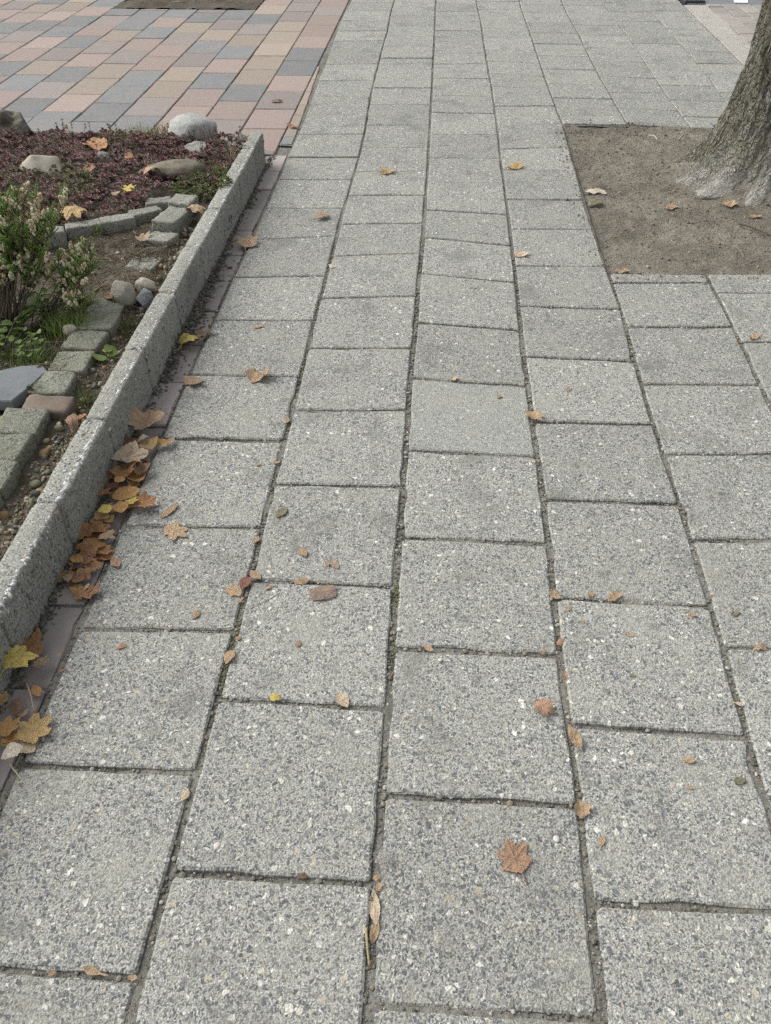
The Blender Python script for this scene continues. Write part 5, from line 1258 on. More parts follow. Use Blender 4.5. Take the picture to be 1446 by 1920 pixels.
BG = 'concrete blocks edging the garden bed'
# straight row along the gravel furrow, from the far end to the near end
row = [(-0.938, 2.150, 0.085, 'topmost concrete block of the furrow row, just below the pale rounded rock'),
       (-0.925, 2.052, 0.09, 'second concrete block of the furrow row below the pale rounded rock'),
       (-0.934, 1.949, 0.09, 'third concrete block of the furrow row, white pebble on its edge'),
       (-0.932, 1.846, 0.086, 'fourth concrete block of the furrow row below the pale rounded rock'),
       (-0.943, 1.735, 0.092, 'lowest concrete block above the grey slate')]
for i, (x, y_, z, lb) in enumerate(row):
    block('concrete_block', lb, (x, y_, z - 0.043), (0.098, 0.097, 0.10), 0.05 * math.sin(i * 2.1), M['block_dark'], 50 + i, BG, (0.03 * math.sin(i * 5), 0.03 * math.cos(i * 3)))
row = [(-0.945, 1.550, 'concrete block directly below the brown brick'), (-0.942, 1.451, 'second concrete block below the brown brick'), (-0.938, 1.352, 'third concrete block below the brown brick, at the left picture edge'), (-0.935, 1.252, 'lowest concrete block in the left corner, below three others')]
for i, (x, y_, lb) in enumerate(row):
    block('concrete_block', lb, (x, y_, 0.056), (0.10, 0.098, 0.11), 0.03 * math.sin(i * 3.3 + 1), M['block_dark'], 60 + i, BG, (0.02, 0.03 * math.cos(i * 3)))
block('brown_brick', 'brown rounded brick lying crosswise next to the grey slate', (-0.913, 1.635, 0.070), (0.112, 0.062, 0.07), -0.04, M['red_block'], 71, None, (0.05, 0.02), 'brick', 0.008)
# curved border between ground cover and bare soil
curve = [(-1.285, 2.600, 0.42, 0.13, 'leftmost pale block of the curved border, behind the heather flowers'), (-1.178, 2.668, 0.50, 0.115, 'second pale block from the left in the curved border'), (-1.080, 2.722, 0.50, 0.112, 'middle pale block of the curved border with grass at its joint'), (-1.003, 2.788, 0.62, 0.105, 'fourth pale block of the curved border, the longest clear face'), (-0.985, 2.885, 0.35, 0.09, 'mossy last block of the curved border beside the upright blocks')]
for i, (x, y_, ro, L, lb) in enumerate(curve):
    block('concrete_block', lb, (x, y_, 0.060), (L, 0.055, 0.11), ro, M['block'], 80 + i, 'blocks of the curved border', (0.0, 0.02))
block('concrete_block', 'upright square block at the top of the three stepped blocks', (-0.895, 2.880, 0.072), (0.080, 0.085, 0.10), -0.12, M['block'], 91, 'stepped blocks by the kerb', (0, 0.04))
block('concrete_block', 'long tilted block in the middle of the three stepped blocks', (-0.902, 2.750, 0.073), (0.082, 0.15, 0.09), -0.16, M['block'], 92, 'stepped blocks by the kerb', (-0.05, 0.03))
block('concrete_block', 'half sunk block at the foot of the three stepped blocks', (-0.908, 2.625, 0.055), (0.088, 0.085, 0.08), -0.18, M['block'], 93, 'stepped blocks by the kerb', (-0.08, 0.0))
block('concrete_block', 'grey block almost buried in the soil above the pale rounded rock', (-0.922, 2.46, 0.040), (0.088, 0.10, 0.08), -0.1, M['block'], 94, None, (-0.06, 0.05))
# slate
def slate():
    out = [(-0.10, -0.075), (0.055, -0.072), (0.075, 0.0), (0.092, 0.085), (0.07, 0.115), (0.02, 0.105), (-0.06, 0.055), (-0.13, 0.01)]
    v = [(x, y, 0.0) for x, y in out] + [(x * .96, y * .96, 0.022) for x, y in out] + [(x * .93, y * .93, 0.025) for x, y in out]
    n = len(out)
    f = [tuple(range(n))[::-1]]
    for k in range(2):
        for i in range(n):
            j = (i + 1) % n
            f.append((k * n + i, k * n + j, (k + 1) * n + j, (k + 1) * n + i))
    f.append(tuple(2 * n + i for i in range(n)))
    o = mesh_obj('slate_slab', v, f, M['rock_slate'], loc=(-1.055, 1.695, 0.083))
    o.rotation_euler = (-0.04, 0.05, 0.05)
    tag(o, 'flat blue grey slate slab lying above the brown brick', 'slate')
slate()
rock('garden_rock', 'flat tan stone resting on the grey slate at the left edge', (-1.125, 1.67, 0.113), (0.07, 0.05, 0.03), 44, M['rock_beige'], 0.8)
rock('garden_rock', 'pale pebble sized stone above the third furrow block', (-0.985, 1.99, 0.098), (0.045, 0.04, 0.035), 45, M['rock_beige'], 0.5)
rock('garden_rock', 'brown upright stone beside the lowest furrow block', (-0.995, 1.80, 0.085), (0.035, 0.04, 0.05), 46, M['red_block'], 0.9)

# gravel in the furrow and loose stones over the bed
rng = random.Random(31)
GR = [(0.30, 0.23, 0.14), (0.36, 0.29, 0.19), (0.22, 0.19, 0.14), (0.42, 0.38, 0.30), (0.26, 0.17, 0.08), (0.16, 0.15, 0.13), (0.50, 0.48, 0.42), (0.20, 0.21, 0.13)]
acc = Acc()
for _ in range(2400):
    yv = rng.uniform(0.7, 2.75)
    x = rng.gauss(-0.835, 0.026)
    if not -0.885 < x < -0.792: continue
    r = min(0.012, 0.0034 * math.exp(rng.gauss(0, 0.55)))
    I = ICO1 if r > 0.006 else ICO0
    dd = np.array([r * rng.uniform(.7, 1.5), r * rng.uniform(.7, 1.2), r * rng.uniform(.45, .8)])
    vv = I[0] * dd * (1 + 0.22 * np.array([noise.noise(Vector(q) * 1.7 + Vector((x * 90, yv * 90, 0))) for q in I[0]]))[:, None]
    acc.add(rand_rot(vv, rng) + np.array([x, yv, bz(x, yv) + r * rng.uniform(-.2, .35)]), I[1], np.array(rng.choice(GR)) * rng.uniform(.5, 1.0))
for _ in range(900):
    yv = rng.uniform(1.2, 2.75); x = rng.uniform(-1.5, -0.80)
    r = min(0.010, 0.0035 * math.exp(rng.gauss(0, 0.5)))
    add_pebble(acc, (x, yv, bz(x, yv) + r * .3), r, rng, np.array(rng.choice(GR)) * rng.uniform(.5, 1.0), 0.7)
for _ in range(700):          # ochre pebbles left of the near block row
    yv = rng.uniform(1.3, 1.66); x = rng.uniform(-1.2, -0.985)
    r = min(0.014, 0.006 * math.exp(rng.gauss(0, 0.4)))
    add_pebble(acc, (x, yv, bz(x, yv) + r * .3), r, rng, np.array(rng.choice(GR[:5])) * rng.uniform(.6, 1.0), 0.7)
tag(acc.build('gravel', M['pebble'], smooth=True), 'ochre and brown gravel lying in the furrow behind the kerb', 'gravel', kind='stuff')

# root fibres and twigs on the bare soil
acc = Acc()
for _ in range(900):
    x = rng.uniform(-1.45, -0.82); yv = rng.uniform(1.75, 2.72)
    a = rng.uniform(0, 6.3); L = rng.uniform(0.03, 0.10)
    pts = []
    for s in range(5):
        xx = x + math.cos(a) * L * s / 4; yy = yv + math.sin(a) * L * s / 4
        pts.append((Vector((xx, yy, bz(xx, yy) + 0.004 + 0.008 * rng.random())), 0.0009))
        a += rng.gauss(0, 0.4)
    v, f = tube(pts, 3)
    acc.add(v, f, np.array(rng.choice([(0.10, 0.075, 0.05), (0.16, 0.12, 0.08), (0.06, 0.045, 0.03), (0.22, 0.18, 0.12)])))
tag(acc.build('root_fibres', M['twig']), 'thin dry roots and straw over the bare garden soil', 'straw', kind='stuff')

# purple ground cover: rosettes of small fleshy leaves
def leaf6(L, W, fold):
    return np.array([(0, 0, 0), (W * .42, L * .35, fold), (W * .5, L * .68, fold), (0, L, fold * .4), (-W * .5, L * .68, fold), (-W * .42, L * .35, fold)])
L6F = [(0, 1, 2, 3), (0, 3, 4, 5)]
def front_edge(x):
    return float(np.interp(x, [-2.4, -1.9, -1.4, -1.25, -1.12, -1.04, -0.99, -0.93, -0.86, -0.79], [2.30, 2.42, 2.60, 2.70, 2.75, 2.83, 2.96, 2.98, 2.94, 2.93]))
def rosette(acc, p, s, rng, col):
    for tier, (nl, el, k) in enumerate(((6, 0.25, 1.0), (5, 0.75, 0.8), (3, 1.2, 0.55))):
        for i in range(nl):
            lf = leaf6(s * k, s * k * 0.62, s * .12)
            e = el + rng.uniform(-.2, .2)
            c, sn = math.cos(e), math.sin(e)
            v = np.stack([lf[:, 0], lf[:, 1] * c - lf[:, 2] * sn, lf[:, 1] * sn + lf[:, 2] * c], 1)
            v = rotz(v, rng.uniform(-.3, .3) + i * 6.283 / nl + tier * .5)
            acc.add(v + np.array(p) + np.array([0, 0, tier * s * .18]), L6F, np.array(col) * rng.uniform(.75, 1.25))
acc = Acc()
rng = random.Random(66)
def rock_near(x, y):
    for (rx, ry, a, b) in ((-1.515, 3.21, .07, .075), (-1.04, 3.62, .07, .065), (-0.965, 3.42, .045, .05), (-1.01, 3.18, .085, .03), (-1.30, 3.29, .03, .028), (-1.80, 3.58, .08, .075), (-1.8, 3.25, .045, .04)):
        if ((x - rx) / a) ** 2 + ((y - ry) / b) ** 2 < 1: return True
    return False
def green_patch(x, y):
    return ((x + 0.865) / 0.10) ** 2 + ((y - 3.03) / 0.09) ** 2 < 1
cnt = 0
SED = [(0.21, 0.108, 0.11), (0.18, 0.098, 0.10), (0.255, 0.145, 0.14), (0.22, 0.15, 0.125), (0.15, 0.125, 0.085), (0.30, 0.19, 0.18)]
while cnt < 3900:
    x = rng.uniform(-2.3, -0.80); yv = rng.uniform(2.3, 3.66)
    if yv < front_edge(x) + rng.uniform(-.02, .03) or rock_near(x, yv): continue
    if green_patch(x, yv) and rng.random() < .8: continue
    if x > -0.84 and rng.random() < .3: continue
    mnd = 0.030 + 0.028 * noise.noise(Vector((x * 7, yv * 7, 2))) + 0.012 * noise.noise(Vector((x * 22, yv * 22, 5)))
    z = bz(x, yv) + max(0.004, mnd) * rng.uniform(.55, 1.0)
    col = SED[rng.randrange(len(SED))]
    if noise.noise(Vector((x * 5, yv * 5, 9))) > .30: col = tuple(a * .45 + b * .55 for a, b in zip(col, (0.15, 0.17, 0.07)))
    rosette(acc, (x, yv, z), rng.uniform(0.010, 0.0175), rng, col)
    cnt += 1
tag(acc.build('purple_ground_cover', M['plant']), 'low purple brown sedum carpet covering the far part of the garden bed', 'ground cover', kind='stuff')
# tall sprigs standing up at the back and over the granite boulder
acc = Acc()
for _ in range(95):
    x = rng.uniform(-1.75, -0.80); yv = rng.uniform(3.30, 3.66)
    if rng.random() < .5: x = rng.uniform(-1.15, -0.86); yv = rng.uniform(3.28, 3.53)
    h = rng.uniform(0.03, 0.075)
    p0 = Vector((x, yv, bz(x, yv) + 0.01)); p1 = p0 + Vector((rng.gauss(0, .012), rng.gauss(0, .008), h))
    v, f = tube([(p0, .0012), ((p0 + p1) / 2 + Vector((rng.gauss(0, .004), 0, 0)), .001), (p1, .0008)], 3)
    acc.add(v, f, (0.07, 0.04, 0.035))
    rosette(acc, tuple(p1), rng.uniform(.006, .009), rng, rng.choice(SED))
    rosette(acc, tuple(p1 - Vector((0, 0, .012))), rng.uniform(.005, .008), rng, rng.choice(SED))
tag(acc.build('sedum_sprigs', M['plant']), 'thin dark sedum sprigs standing up around the granite boulder', 'ground cover', kind='stuff')
# silvery rosettes by the kerb end
pl = tag(empty('silver_plant', (-0.835, 3.50, 0.10)), 'small silvery plant with pale curled leaves at the kerb end', 'plant')
acc = Acc()
for _ in range(34):
    rosette(acc, (rng.gauss(0, .025), rng.gauss(0, .045), rng.uniform(.0, .035)), rng.uniform(.008, .013), rng, rng.choice([(0.42, 0.43, 0.41), (0.30, 0.32, 0.29), (0.48, 0.47, 0.45)]))
acc.build('foliage', M['plant'], pl)

def tuft(name, label, loc, n, h, spread, cols, seed, lean=0.5, cat='grass', group=None, w=0.0011):
    rng = random.Random(seed)
    acc = Acc()
    for _ in range(n):
        a = rng.uniform(0, 6.283); L = h * rng.uniform(.5, 1.1); ln = lean * rng.uniform(.1, 1.0)
        b = Vector((max(-1.5, min(1.5, rng.gauss(0, .8))) * spread, max(-1.5, min(1.5, rng.gauss(0, .8))) * spread, 0))
        d = Vector((math.cos(a), math.sin(a), 0)); s = Vector((-d.y, d.x, 0))
        ww = w * rng.uniform(.7, 1.3)
        v = []
        for k in range(4):
            t = k / 3
            p = b + d * (ln * L * t * t) + Vector((0, 0, L * (t - 0.25 * ln * t * t)))
            q = ww * (1 - t * 0.85)
            v += [tuple(p - s * q), tuple(p + s * q)]
        acc.add(v, [(0, 1, 3, 2), (2, 3, 5, 4), (4, 5, 7, 6)], np.array(rng.choice(cols)) * rng.uniform(.75, 1.25))
    o = acc.build(name, M['plant'])
    o.location = loc
    return tag(o, label, cat, group)
GREEN = [(0.15, 0.24, 0.05), (0.19, 0.28, 0.06), (0.11, 0.18, 0.04), (0.24, 0.28, 0.09)]
tuft('grass_tuft', 'bright green grass tuft left of the third furrow block', (-1.01, 2.03, 0.075), 420, 0.065, 0.045, GREEN, 1, 0.9)
tuft('grass_tuft', 'green grass tuft behind the topmost furrow block', (-0.995, 2.16, 0.075), 150, 0.05, 0.025, GREEN, 2, 0.8)
tuft('grass_tuft', 'dark green grass tuft beside the lowest furrow block', (-1.03, 1.85, 0.07), 190, 0.06, 0.04, [(0.10, 0.16, 0.04), (0.13, 0.20, 0.05)], 3, 0.9)
tuft('grass_tuft', 'yellow green grass tuft in the ground cover near the kerb', (-0.83, 3.16, 0.10), 120, 0.05, 0.02, GREEN, 4, 0.8)
tuft('grass_tuft', 'grass fringe along the far edge of the garden bed', (-1.22, 3.60, 0.095), 520, 0.055, 0.075, [(0.19, 0.20, 0.07), (0.23, 0.24, 0.09), (0.13, 0.16, 0.05)], 5, 0.9)
tuft('grass_tuft', 'short grass left of the fringe beside the pale edging stone', (-1.40, 3.63, 0.085), 200, 0.035, 0.04, [(0.13, 0.14, 0.05), (0.10, 0.12, 0.04)], 6, 0.9)
tuft('grass_tuft', 'grass growing in the gravel beside the brown brick', (-0.845, 1.69, 0.062), 90, 0.05, 0.02, [(0.08, 0.11, 0.03), (0.12, 0.14, 0.05)], 7, 0.9)
tuft('grass_tuft', 'thin grass in the gravel below the small angular rock', (-0.85, 2.06, 0.062), 130, 0.04, 0.03, [(0.09, 0.11, 0.03), (0.13, 0.15, 0.05)], 8, 0.9)
tuft('grass_tuft', 'tiny grass tuft at a joint of the curved border', (-1.125, 2.655, 0.085), 40, 0.04, 0.008, GREEN, 9, 0.8)
tuft('dry_grass', 'dry straw coloured stalks hanging by the kerb near its end', (-0.81, 3.32, 0.105), 22, 0.10, 0.012, [(0.42, 0.36, 0.22), (0.34, 0.28, 0.17)], 10, 1.0, 'grass', None, 0.0012)
tuft('dry_grass', 'pale dry stalks beside the near kerb joint in the ground cover', (-0.82, 3.0, 0.10), 26, 0.06, 0.03, [(0.36, 0.33, 0.24), (0.28, 0.25, 0.17)], 11, 1.2, 'grass', None, 0.0010)
# green weed mat
acc = Acc()
for _ in range(420):
    a = rng.uniform(0, 6.28); q = math.sqrt(rng.random())
    x = -0.865 + math.cos(a) * q * .11; yv = 3.03 + math.sin(a) * q * .10
    rosette(acc, (x, yv, bz(x, yv) + rng.uniform(.005, .025)), rng.uniform(.006, .011), rng, rng.choice([(0.13, 0.17, 0.06), (0.17, 0.20, 0.09), (0.10, 0.13, 0.05), (0.20, 0.19, 0.09)]))
tag(acc.build('green_weed_mat', M['plant']), 'pale green weed patch between ground cover and upright blocks', 'weed', kind='stuff')

def weed(name, label, loc, n, size, cols, seed, spread=0.03, hh=0.05):
    """broad leaved seedling: leaves on short stalks"""
    rng = random.Random(seed)
    root = tag(empty(name, loc), label, 'weed')
    st, lf = Acc(), Acc()
    for i in range(n):
        a = rng.uniform(0, 6.28); r = spread * math.sqrt(rng.random())
        p0 = Vector((rng.gauss(0, .006), rng.gauss(0, .006), 0)); p1 = Vector((math.cos(a) * r, math.sin(a) * r, hh * rng.uniform(.4, 1.1)))
        v, f = tube([(p0, .001), (p1 * .5 + Vector((0, 0, .01)), .0009), (p1, .0007)], 3)
        st.add(v, f, (0.12, 0.15, 0.05))
        s = size * rng.uniform(.6, 1.15)
        o = []
        NN = 12
        for k in range(NN):
            q = 2 * math.pi * k / NN
            o.append((math.sin(q) * s * .42, s * .5 - math.cos(q) * s * .5, 0.08 * s * math.cos(2 * q)))
        v = np.array([(0, s * .5, -.05 * s)] + o)
        e = rng.uniform(-.2, .7)
        v = np.stack([v[:, 0], v[:, 1] * math.cos(e) - v[:, 2] * math.sin(e), v[:, 1] * math.sin(e) + v[:, 2] * math.cos(e)], 1)
        v = rotz(v, a - math.pi / 2 + rng.uniform(-.5, .5)) + np.array(p1)
        lf.add(v, [(0, k + 1, (k + 1) % NN + 1) for k in range(NN)], np.array(rng.choice(cols)) * rng.uniform(.8, 1.2))
    st.build('stalk', M['plant'], root)
    lf.build('foliage', M['plant'], root, smooth=True)
WG = [(0.15, 0.24, 0.05), (0.19, 0.28, 0.08), (0.11, 0.18, 0.04)]
weed('leafy_weed', 'bright green broad leaved weed under the bare heather stems', (-1.165, 2.03, 0.07), 20, 0.045, WG, 1, 0.07, 0.06)
weed('leafy_weed', 'green weed with small round leaves right of the bare stems', (-1.085, 2.10, 0.075), 60, 0.020, WG, 2, 0.075, 0.06)
weed('leafy_weed', 'lower green weed beside the slate slab', (-1.11, 1.88, 0.07), 50, 0.020, WG, 3, 0.085, 0.045)
weed('leafy_weed', 'single green seedling lying in the gravel by the kerb joint', (-0.845, 1.885, 0.068), 3, 0.04, WG, 4, 0.02, 0.02)
weed('leafy_weed', 'tiny pale green seedlings below the slate slab', (-1.045, 1.60, 0.075), 9, 0.013, WG, 5, 0.03, 0.02)
weed('leafy_weed', 'small dark green seedling between slate and brown brick', (-0.985, 1.705, 0.085), 12, 0.012, [(0.07, 0.12, 0.04)], 6, 0.018, 0.025)

# heather
def heather(name, label, root_loc, tips, seed, flower_frac=0.45):
    rng = random.Random(seed)
    root = tag(empty(name, root_loc), label, 'shrub')
    rl = Vector(root_loc)
    st, fo, fl = Acc(), Acc(), Acc()
    for (tx, ty, tz, w, green) in tips:
        tip = Vector((tx, ty, tz)) - rl
        mid = tip * 0.5 + Vector((rng.gauss(0, .02), rng.gauss(0, .02), 0.02))
        base = Vector((rng.gauss(0, .012), rng.gauss(0, .012), 0))
        pts = []
        for k in range(9):
            t = k / 8
            p = base * (1 - t) ** 2 + mid * 2 * t * (1 - t) + tip * t * t
            p += Vector((rng.gauss(0, .003), rng.gauss(0, .003), 0))
            pts.append((p, 0.0019 * (1 - t * .7)))
        v, f = tube(pts, 5)
        st.add(v, f, (0.11, 0.09, 0.065))
        for s in range(int(11 * w)):
            t0 = rng.uniform(0.60, 1.0)
            k = int(t0 * 8); fr = t0 * 8 - k
            p0 = pts[k][0].lerp(pts[min(k + 1, 8)][0], fr)
            dirv = Vector((rng.gauss(0, .55), rng.gauss(0, .55), rng.uniform(.6, 1.2))).normalized()
            L = rng.uniform(0.025, 0.055)
            p1 = p0 + dirv * L
            v, f = tube([(p0, .0010), (p0.lerp(p1, .5), .0008), (p1, .0005)], 3)
            st.add(v, f, (0.085, 0.07, 0.04))
            isf = rng.random() < flower_frac
            nn = int(L / 0.0017)
            for q in range(nn):
                tt = q / nn
                pp = p0.lerp(p1, tt)
                for _ in range(3):
                    d = (Vector((rng.gauss(0, 1), rng.gauss(0, 1), rng.gauss(.5, .6)))).normalized()
                    sd = d.cross(dirv)
                    if sd.length < 1e-3: continue
                    sd.normalize()
                    ln = rng.uniform(.0045, .008)
                    a, b, c_ = pp - sd * .0014, pp + sd * .0014, pp + d * ln
                    gcol = np.array(green) * rng.uniform(.6, 1.3)
                    fo.add([tuple(a), tuple(b), tuple(c_)], [(0, 1, 2)], gcol)
                if isf and tt > .3 and rng.random() < .95:
                    d = Vector((rng.gauss(0, 1), rng.gauss(0, 1), rng.gauss(-.1, .4))).normalized()
                    r = rng.uniform(.0026, .0042)
                    fl.add(ICO0[0] * np.array([r, r, r * 1.35]) + np.array(pp + d * .0045), ICO0[1], np.array(rng.choice([(0.85, 0.77, 0.55), (0.80, 0.68, 0.44), (0.86, 0.80, 0.64), (0.68, 0.52, 0.33)])))
    st.build('stem', M['twig'], root)
    fo.build('foliage', M['plant'], root)
    if fl.n: fl.build('flower', M['plant'], root)
GH = (0.22, 0.34, 0.085)
BH = (0.22, 0.20, 0.10)
rng = random.Random(8)
tips = []
for _ in range(64):
    tips.append((rng.gauss(-1.155, .065), rng.gauss(2.16, .065), rng.uniform(.24, .42), 1.6, GH if rng.random() < .8 else BH))
for _ in range(16):
    tips.append((rng.gauss(-1.20, .06), rng.gauss(2.10, .05), rng.uniform(.20, .28), 1.0, BH))
heather('heather_shrub', 'tall heather shrub with cream flowers and bare stems at the left edge', (-1.16, 1.99, 0.065), tips, 1, 0.11)
tips = [(rng.gauss(-0.978, .026), rng.gauss(2.15, .03), rng.uniform(.19, .25), 1.3, GH) for _ in range(13)]
heather('heather_shrub', 'smaller heather clump with dense cream flowers right of the tall one', (-1.10, 2.04, 0.065), tips, 2, 0.24)
tips = [(rng.gauss(-0.985, .018), rng.gauss(2.10, .02), rng.uniform(.115, .15), 1.2, GH) for _ in range(6)]
heather('heather_shrub', 'tiny heather sprig with cream flowers above the furrow blocks', (-1.01, 2.07, 0.07), tips, 3, 0.35)
# bare stems
def bare_stems():
    root = tag(empty('bare_stems', (-1.19, 1.95, 0.065)), 'leafless grey heather branches rising at the left edge', 'branches')
    rng = random.Random(18)
    for i in range(15):
        a = rng.uniform(0, 6.28); L = rng.uniform(.14, .27)
        p = Vector((rng.gauss(0, .02), rng.gauss(0, .02), 0)); d = Vector((math.cos(a) * .55, math.sin(a) * .55, 1)).normalized()
        pts = []
        for s in range(9):
            pts.append((p.copy(), .0036 * (1 - s / 10)))
            p += d * L / 8
            d = (d + Vector((rng.gauss(0, .22), rng.gauss(0, .22), .03))).normalized()
        v, f = tube(pts, 5)
        o = mesh_obj('branch', v, f, M['twig'], root, True, np.tile(np.array((0.10, 0.082, 0.062)) * rng.uniform(.7, 1.3), (len(v), 1)))
bare_stems()

# ------------------------------------------------------------------ grit and moss in the joints
rng = random.Random(99)
acc = Acc(); mossa = Acc()
for (c, kind, Q) in SLABS:
    if Q[0][1] > 2.6: continue
    edges = ((Q[0], Q[3], -1), (Q[0], Q[1], 0), (Q[1], Q[2], 1))
    for (a, b, side) in edges:
        L = math.hypot(b[0] - a[0], b[1] - a[1])
        for _ in range(int(L * 170)):
            t = rng.random()
            x = a[0] + (b[0] - a[0]) * t; yv = a[1] + (b[1] - a[1]) * t
            if side: x += side * rng.uniform(0.001, 0.014)
            else: yv -= rng.uniform(0.0, 0.008)
            r = min(.0055, .0017 * math.exp(rng.gauss(0, .5)))
            col = np.array(rng.choice([(0.17, 0.16, 0.135), (0.23, 0.215, 0.185), (0.12, 0.112, 0.092), (0.36, 0.345, 0.30), (0.19, 0.16, 0.115)])) * rng.uniform(.7, 1.2)
            add_pebble(acc, (x, yv, -0.0042 + r * .3), r, rng, col, .8)
tag(acc.build('joint_grit', M['pebble']), 'sandy grit and crumbs filling the near slab joints', 'grit', kind='stuff')
for (x, yv, n, s) in ((-0.352, 1.03, 240, .012), (-0.357, 0.95, 300, .012), (-0.06, 1.155, 120, .009), (-0.057, 1.02, 90, .009), (-0.352, 0.78, 120, .009), (-0.035, 1.45, 60, .008), (0.245, 1.06, 90, .009), (-0.34, 0.70, 80, .010), (-0.17, 0.874, 60, .008)):
    for _ in range(n):
        p = (x + rng.gauss(0, .0045), yv + rng.gauss(0, s * 2.6), -0.008 + rng.random() * .006)
        add_pebble(mossa, p, rng.uniform(.001, .0024), rng, np.array(rng.choice([(0.13, 0.13, 0.05), (0.09, 0.10, 0.04), (0.17, 0.165, 0.08)])) * rng.uniform(.7, 1.2), .9)
tag(mossa.build('joint_moss', M['pebble']), 'yellow green moss growing in the near long joints', 'moss', kind='stuff')

# loose white pebbles lying on the slabs
for i, (x, yv, r, lb) in enumerate(((-0.0485, 1.063, .0045, 'white pebble at the edge of the mossy middle joint'), (-0.30, 0.618, .0055, 'white pebble in the cross joint beside the first long joint'), (-0.005, 1.085, .004, 'white pebble just right of the mossy middle joint'), (0.03, 0.995, .004, 'white pebble on the slab below the mossy middle joint'), (0.21, 0.66, .005, 'white pebble on the slab right of the terracotta leaf'))):
    v = ICO1[0] * np.array([r * 1.2, r, r * .7])
    o = mesh_obj('pebble', v, ICO1[1], M['pebble'], None, True, np.tile((0.55, 0.53, 0.48), (len(v), 1)), (x, yv, r * .6))
    o.rotation_euler = (0, 0, i * 1.3)
    tag(o, 'tiny ' + lb, 'pebble', 'loose pebbles on the slabs')

# ------------------------------------------------------------------ fallen leaves
MAPLE = [(0, .60), (6, .53), (13, .50), (19, .45), (24, .38), (29, .335), (34, .38), (41, .46), (48, .54), (54, .60), (60, .54), (67, .50), (75, .43), (84, .36), (92, .39), (101, .46), (109, .50), (117, .45), (127, .40), (140, .385), (153, .37), (166, .37), (174, .40), (180, .42)]
def outline(ty, rng):
    N = 56
    out = []
    ph = rng.uniform(0, 9)
    js = [rng.uniform(.80, 1.14) for _ in range(9)]
    for i in range(N):
        d = 360.0 * i / N
        a = d if d <= 180 else 360 - d
        if ty == 'maple':
            r = float(np.interp(a, [p[0] for p in MAPLE], [p[1] for p in MAPLE]))
            lobe = int((d + 28) // 57) % 7
            r *= 1 + (js[lobe] - 1) * math.sin(math.radians(a)) ** 2 * .9 + 0.04 * math.sin(i * 2.4 + ph)
            cy = .42
        elif ty == 'oval':
            th = math.radians(a)
            r = 0.5 / math.sqrt((math.cos(th)) ** 2 + (math.sin(th)) ** 2) * (1 + 0.04 * math.sin(i * 1.9 + ph))
            cy = .5
        elif ty == 'samara':
            th = math.radians(d)
            r = .5; cy = .5
        elif ty == 'square':
            th = math.radians(d)
            r = 0.46 / max(abs(math.cos(th)), abs(math.sin(th)) * 1.02) ** .45 * (1 + .16 * noise.noise(Vector((math.cos(th) * 2.4, math.sin(th) * 2.4, ph))))
            cy = .5
        else:
            th = math.radians(d)
            r = .46 * (1 + .55 * noise.noise(Vector((math.cos(th) * 1.7, math.sin(th) * 1.7, ph))) + .16 * noise.noise(Vector((math.cos(th) * 6, math.sin(th) * 6, ph))))
            cy = .5
        th = math.radians(d)
        x, y_ = math.sin(th) * r, cy + math.cos(th) * r
        if ty == 'oval':
            tt = min(max(y_, 0), 1)
            x *= (0.55 + 0.9 * math.sin(math.pi * tt) ** .7) * .75
        if ty == 'samara':
            tt = min(max(y_, 0), 1)
            wid = float(np.interp(tt, [0, .12, .22, .34, .5, .75, .92, 1], [.10, .30, .30, .16, .55, .95, .75, .2]))
            x *= wid
        out.append((x, y_))
    return out, cy

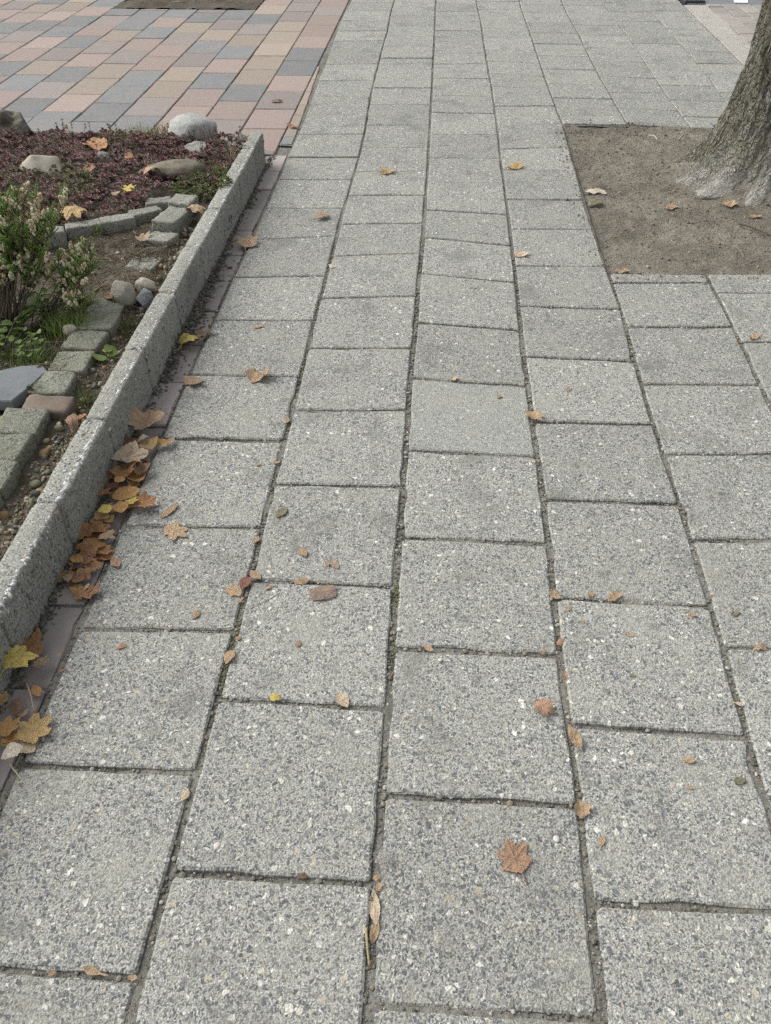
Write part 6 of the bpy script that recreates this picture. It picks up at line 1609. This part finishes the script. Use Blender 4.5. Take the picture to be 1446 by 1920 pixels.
def leaf_obj(label, group, ty, col, bx, by, tx, ty_, width, z, curl, seed):
    rng = random.Random(seed)
    out, cy = outline(ty, rng)
    N = len(out)
    rings = [.0, .28, .55, .8, 1.0]
    v, vc = [], []
    fold = rng.uniform(-.4, 1.0)
    ax = rng.uniform(-.5, .5)
    sgn = 1 if rng.random() < .75 else -1
    veins = [0, 56, -56, 114, -114] if ty == 'maple' else [0, 180]
    wz = width if ty == 'maple' else width
    for ri, fr in enumerate(rings):
        for i in range(N if ri else 1):
            ox, oy = out[i]
            x, y_ = ox * fr * wz, cy + (oy - cy) * fr
            rr = math.hypot(x, y_ - cy)
            zz = curl * sgn * 0.75 * rr * rr * (1.0 + .8 * math.sin(2 * math.atan2(x, y_ - cy) + ax * 3)) + curl * 0.22 * fold * abs(x)
            zz += curl * 0.16 * noise.noise(Vector((x * 3.2, y_ * 3.2, seed * .37))) + 0.035 * noise.noise(Vector((x * 9, y_ * 9, seed * .7)))
            v.append((x, y_, zz))
            d = 360.0 * i / N; d = d if d <= 180 else d - 360
            near = min(abs(d - q) for q in veins)
            vc.append(1.0 if (near < 3.6 and fr < 1) or ri == 0 else 0.0)
    f = []
    for i in range(N):
        f.append((0, 1 + i, 1 + (i + 1) % N))
    for ri in range(1, len(rings) - 1):
        b0 = 1 + (ri - 1) * N; b1 = b0 + N
        for i in range(N):
            j = (i + 1) % N
            f.append((b0 + i, b1 + i, b1 + j, b0 + j))
    L = math.hypot(tx - bx, ty_ - by) * (1.12 if ty == 'maple' else 1.05) * (0.85 if z > .1 else 1.0)
    zmin = min(p[2] for p in v)
    v = [(p[0], p[1], p[2] - zmin) for p in v]
    o = mesh_obj('fallen_leaf', v, f, M['leaf'], None, True, np.tile(np.array(vc)[:, None], (1, 3)))
    o.location = (bx, by, z + 0.001)
    o.rotation_euler = (rng.gauss(0, .05) * min(curl, 1), rng.gauss(0, .05) * min(curl, 1), math.atan2(ty_ - by, tx - bx) - math.pi / 2)
    o.scale = (L, L, L)
    b = rng.uniform(.88, 1.1)
    o.color = (col[0] * b, col[1] * b, col[2] * b, 1)
    tag(o, label, 'leaf', group)
    if ty == 'maple' and L > 0.022:
        zb = -zmin + v[1 + 3 * N + N // 2][2] * 0 + 0.01
        p0 = Vector((0, .02, max(0.02, v[1 + 3 * N + N // 2][2])))
        kk = rng.uniform(-.2, .2)
        pts = [(p0, .012), (Vector((kk * .4, -.15, .05)), .010), (Vector((kk, -.34, .015)), .012)]
        vv, ff = tube(pts, 5)
        st = mesh_obj('stalk', vv, ff, M['twig'], o, True, np.tile(np.array(col) * .8, (len(vv), 1)))
    return o
for i, row_ in enumerate(LEAVES):
    leaf_obj(*row_, 200 + i)

# twigs, stalks and a tuft of down
def twig(name, label, pts, r, col, cat='twig', group=None):
    P = [Vector(p) for p in pts]
    sm = []
    n = 10
    for k in range(n + 1):
        t = k / n
        if len(P) == 3: q = P[0] * (1 - t) ** 2 + (P[1] * 2 - (P[0] + P[2]) * .5) * 2 * t * (1 - t) + P[2] * t * t
        else: q = P[0].lerp(P[-1], t)
        sm.append((q, r * (1.0 - .35 * t)))
    v, f = tube(sm, 6)
    o = mesh_obj(name, v, f, M['twig'], None, True, np.tile(col, (len(v), 1)))
    return tag(o, label, cat, group)
twig('leaf_stalk', 'pale curved leaf stalk on the dark brick below the yellow leaf', [(-0.703, .896, .006), (-0.682, .867, .012), (-0.667, .837, .004)], .0016, (0.42, 0.33, 0.24))
twig('leaf_stalk', 'long pale stalk lying over the lower left slab corner', [(-0.681, .747, .012), (-0.652, .721, .008), (-0.62, .695, .002)], .0013, (0.50, 0.44, 0.33))
twig('twig', 'yellowish twig standing in the near middle joint', [(-0.0665, .512, .002), (-0.063, .488, .004), (-0.058, .463, .0)], .0022, (0.34, 0.28, 0.16))
twig('straw', 'thin straw lying on a slab above the crumpled brown leaf', [(-0.339, 1.101, .002), (-0.315, 1.122, .003), (-0.289, 1.145, .002)], .0007, (0.40, 0.37, 0.30))
twig('twig', 'pale curved twig on the pit soil left of the trunk', [(0.923, 4.04, .002), (0.937, 4.015, .01), (0.945, 3.974, .003)], .004, (0.42, 0.36, 0.27))
twig('twig', 'pale curved twig on the pit soil touching the root flare', [(1.040, 3.985, .004), (1.065, 4.03, .01), (1.095, 4.06, .006)], .004, (0.42, 0.36, 0.27))
twig('twig', 'dark twig on the pit soil near the right picture edge', [(1.075, 3.065, -.002), (1.115, 3.01, .004), (1.17, 2.93, .002)], .004, (0.10, 0.08, 0.06))
twig('twig', 'thin upright straw on the pit soil near the right edge', [(1.02, 2.78, -.004), (1.02, 2.82, 0), (1.015, 2.88, -.004)], .002, (0.25, 0.21, 0.15))
acc = Acc()
rng = random.Random(3)
for _ in range(420):
    p = Vector((rng.gauss(0, .006), rng.gauss(0, .006), abs(rng.gauss(0, .005))))
    d = Vector((rng.gauss(0, 1), rng.gauss(0, 1), rng.gauss(.3, .6))).normalized() * rng.uniform(.004, .010)
    q = p + d * .5 + Vector((rng.gauss(0, .002), rng.gauss(0, .002), 0))
    v, f = tube([(p, .00016), (q, .00014), (p + d, .0001)], 3)
    acc.add(v, f, (.5, .48, .45))
o = acc.build('down_tuft', M['fluff'])
o.location = (-0.047, 0.612, 0.003)
tag(o, 'grey tuft of fluffy down on the near middle joint', 'fluff')
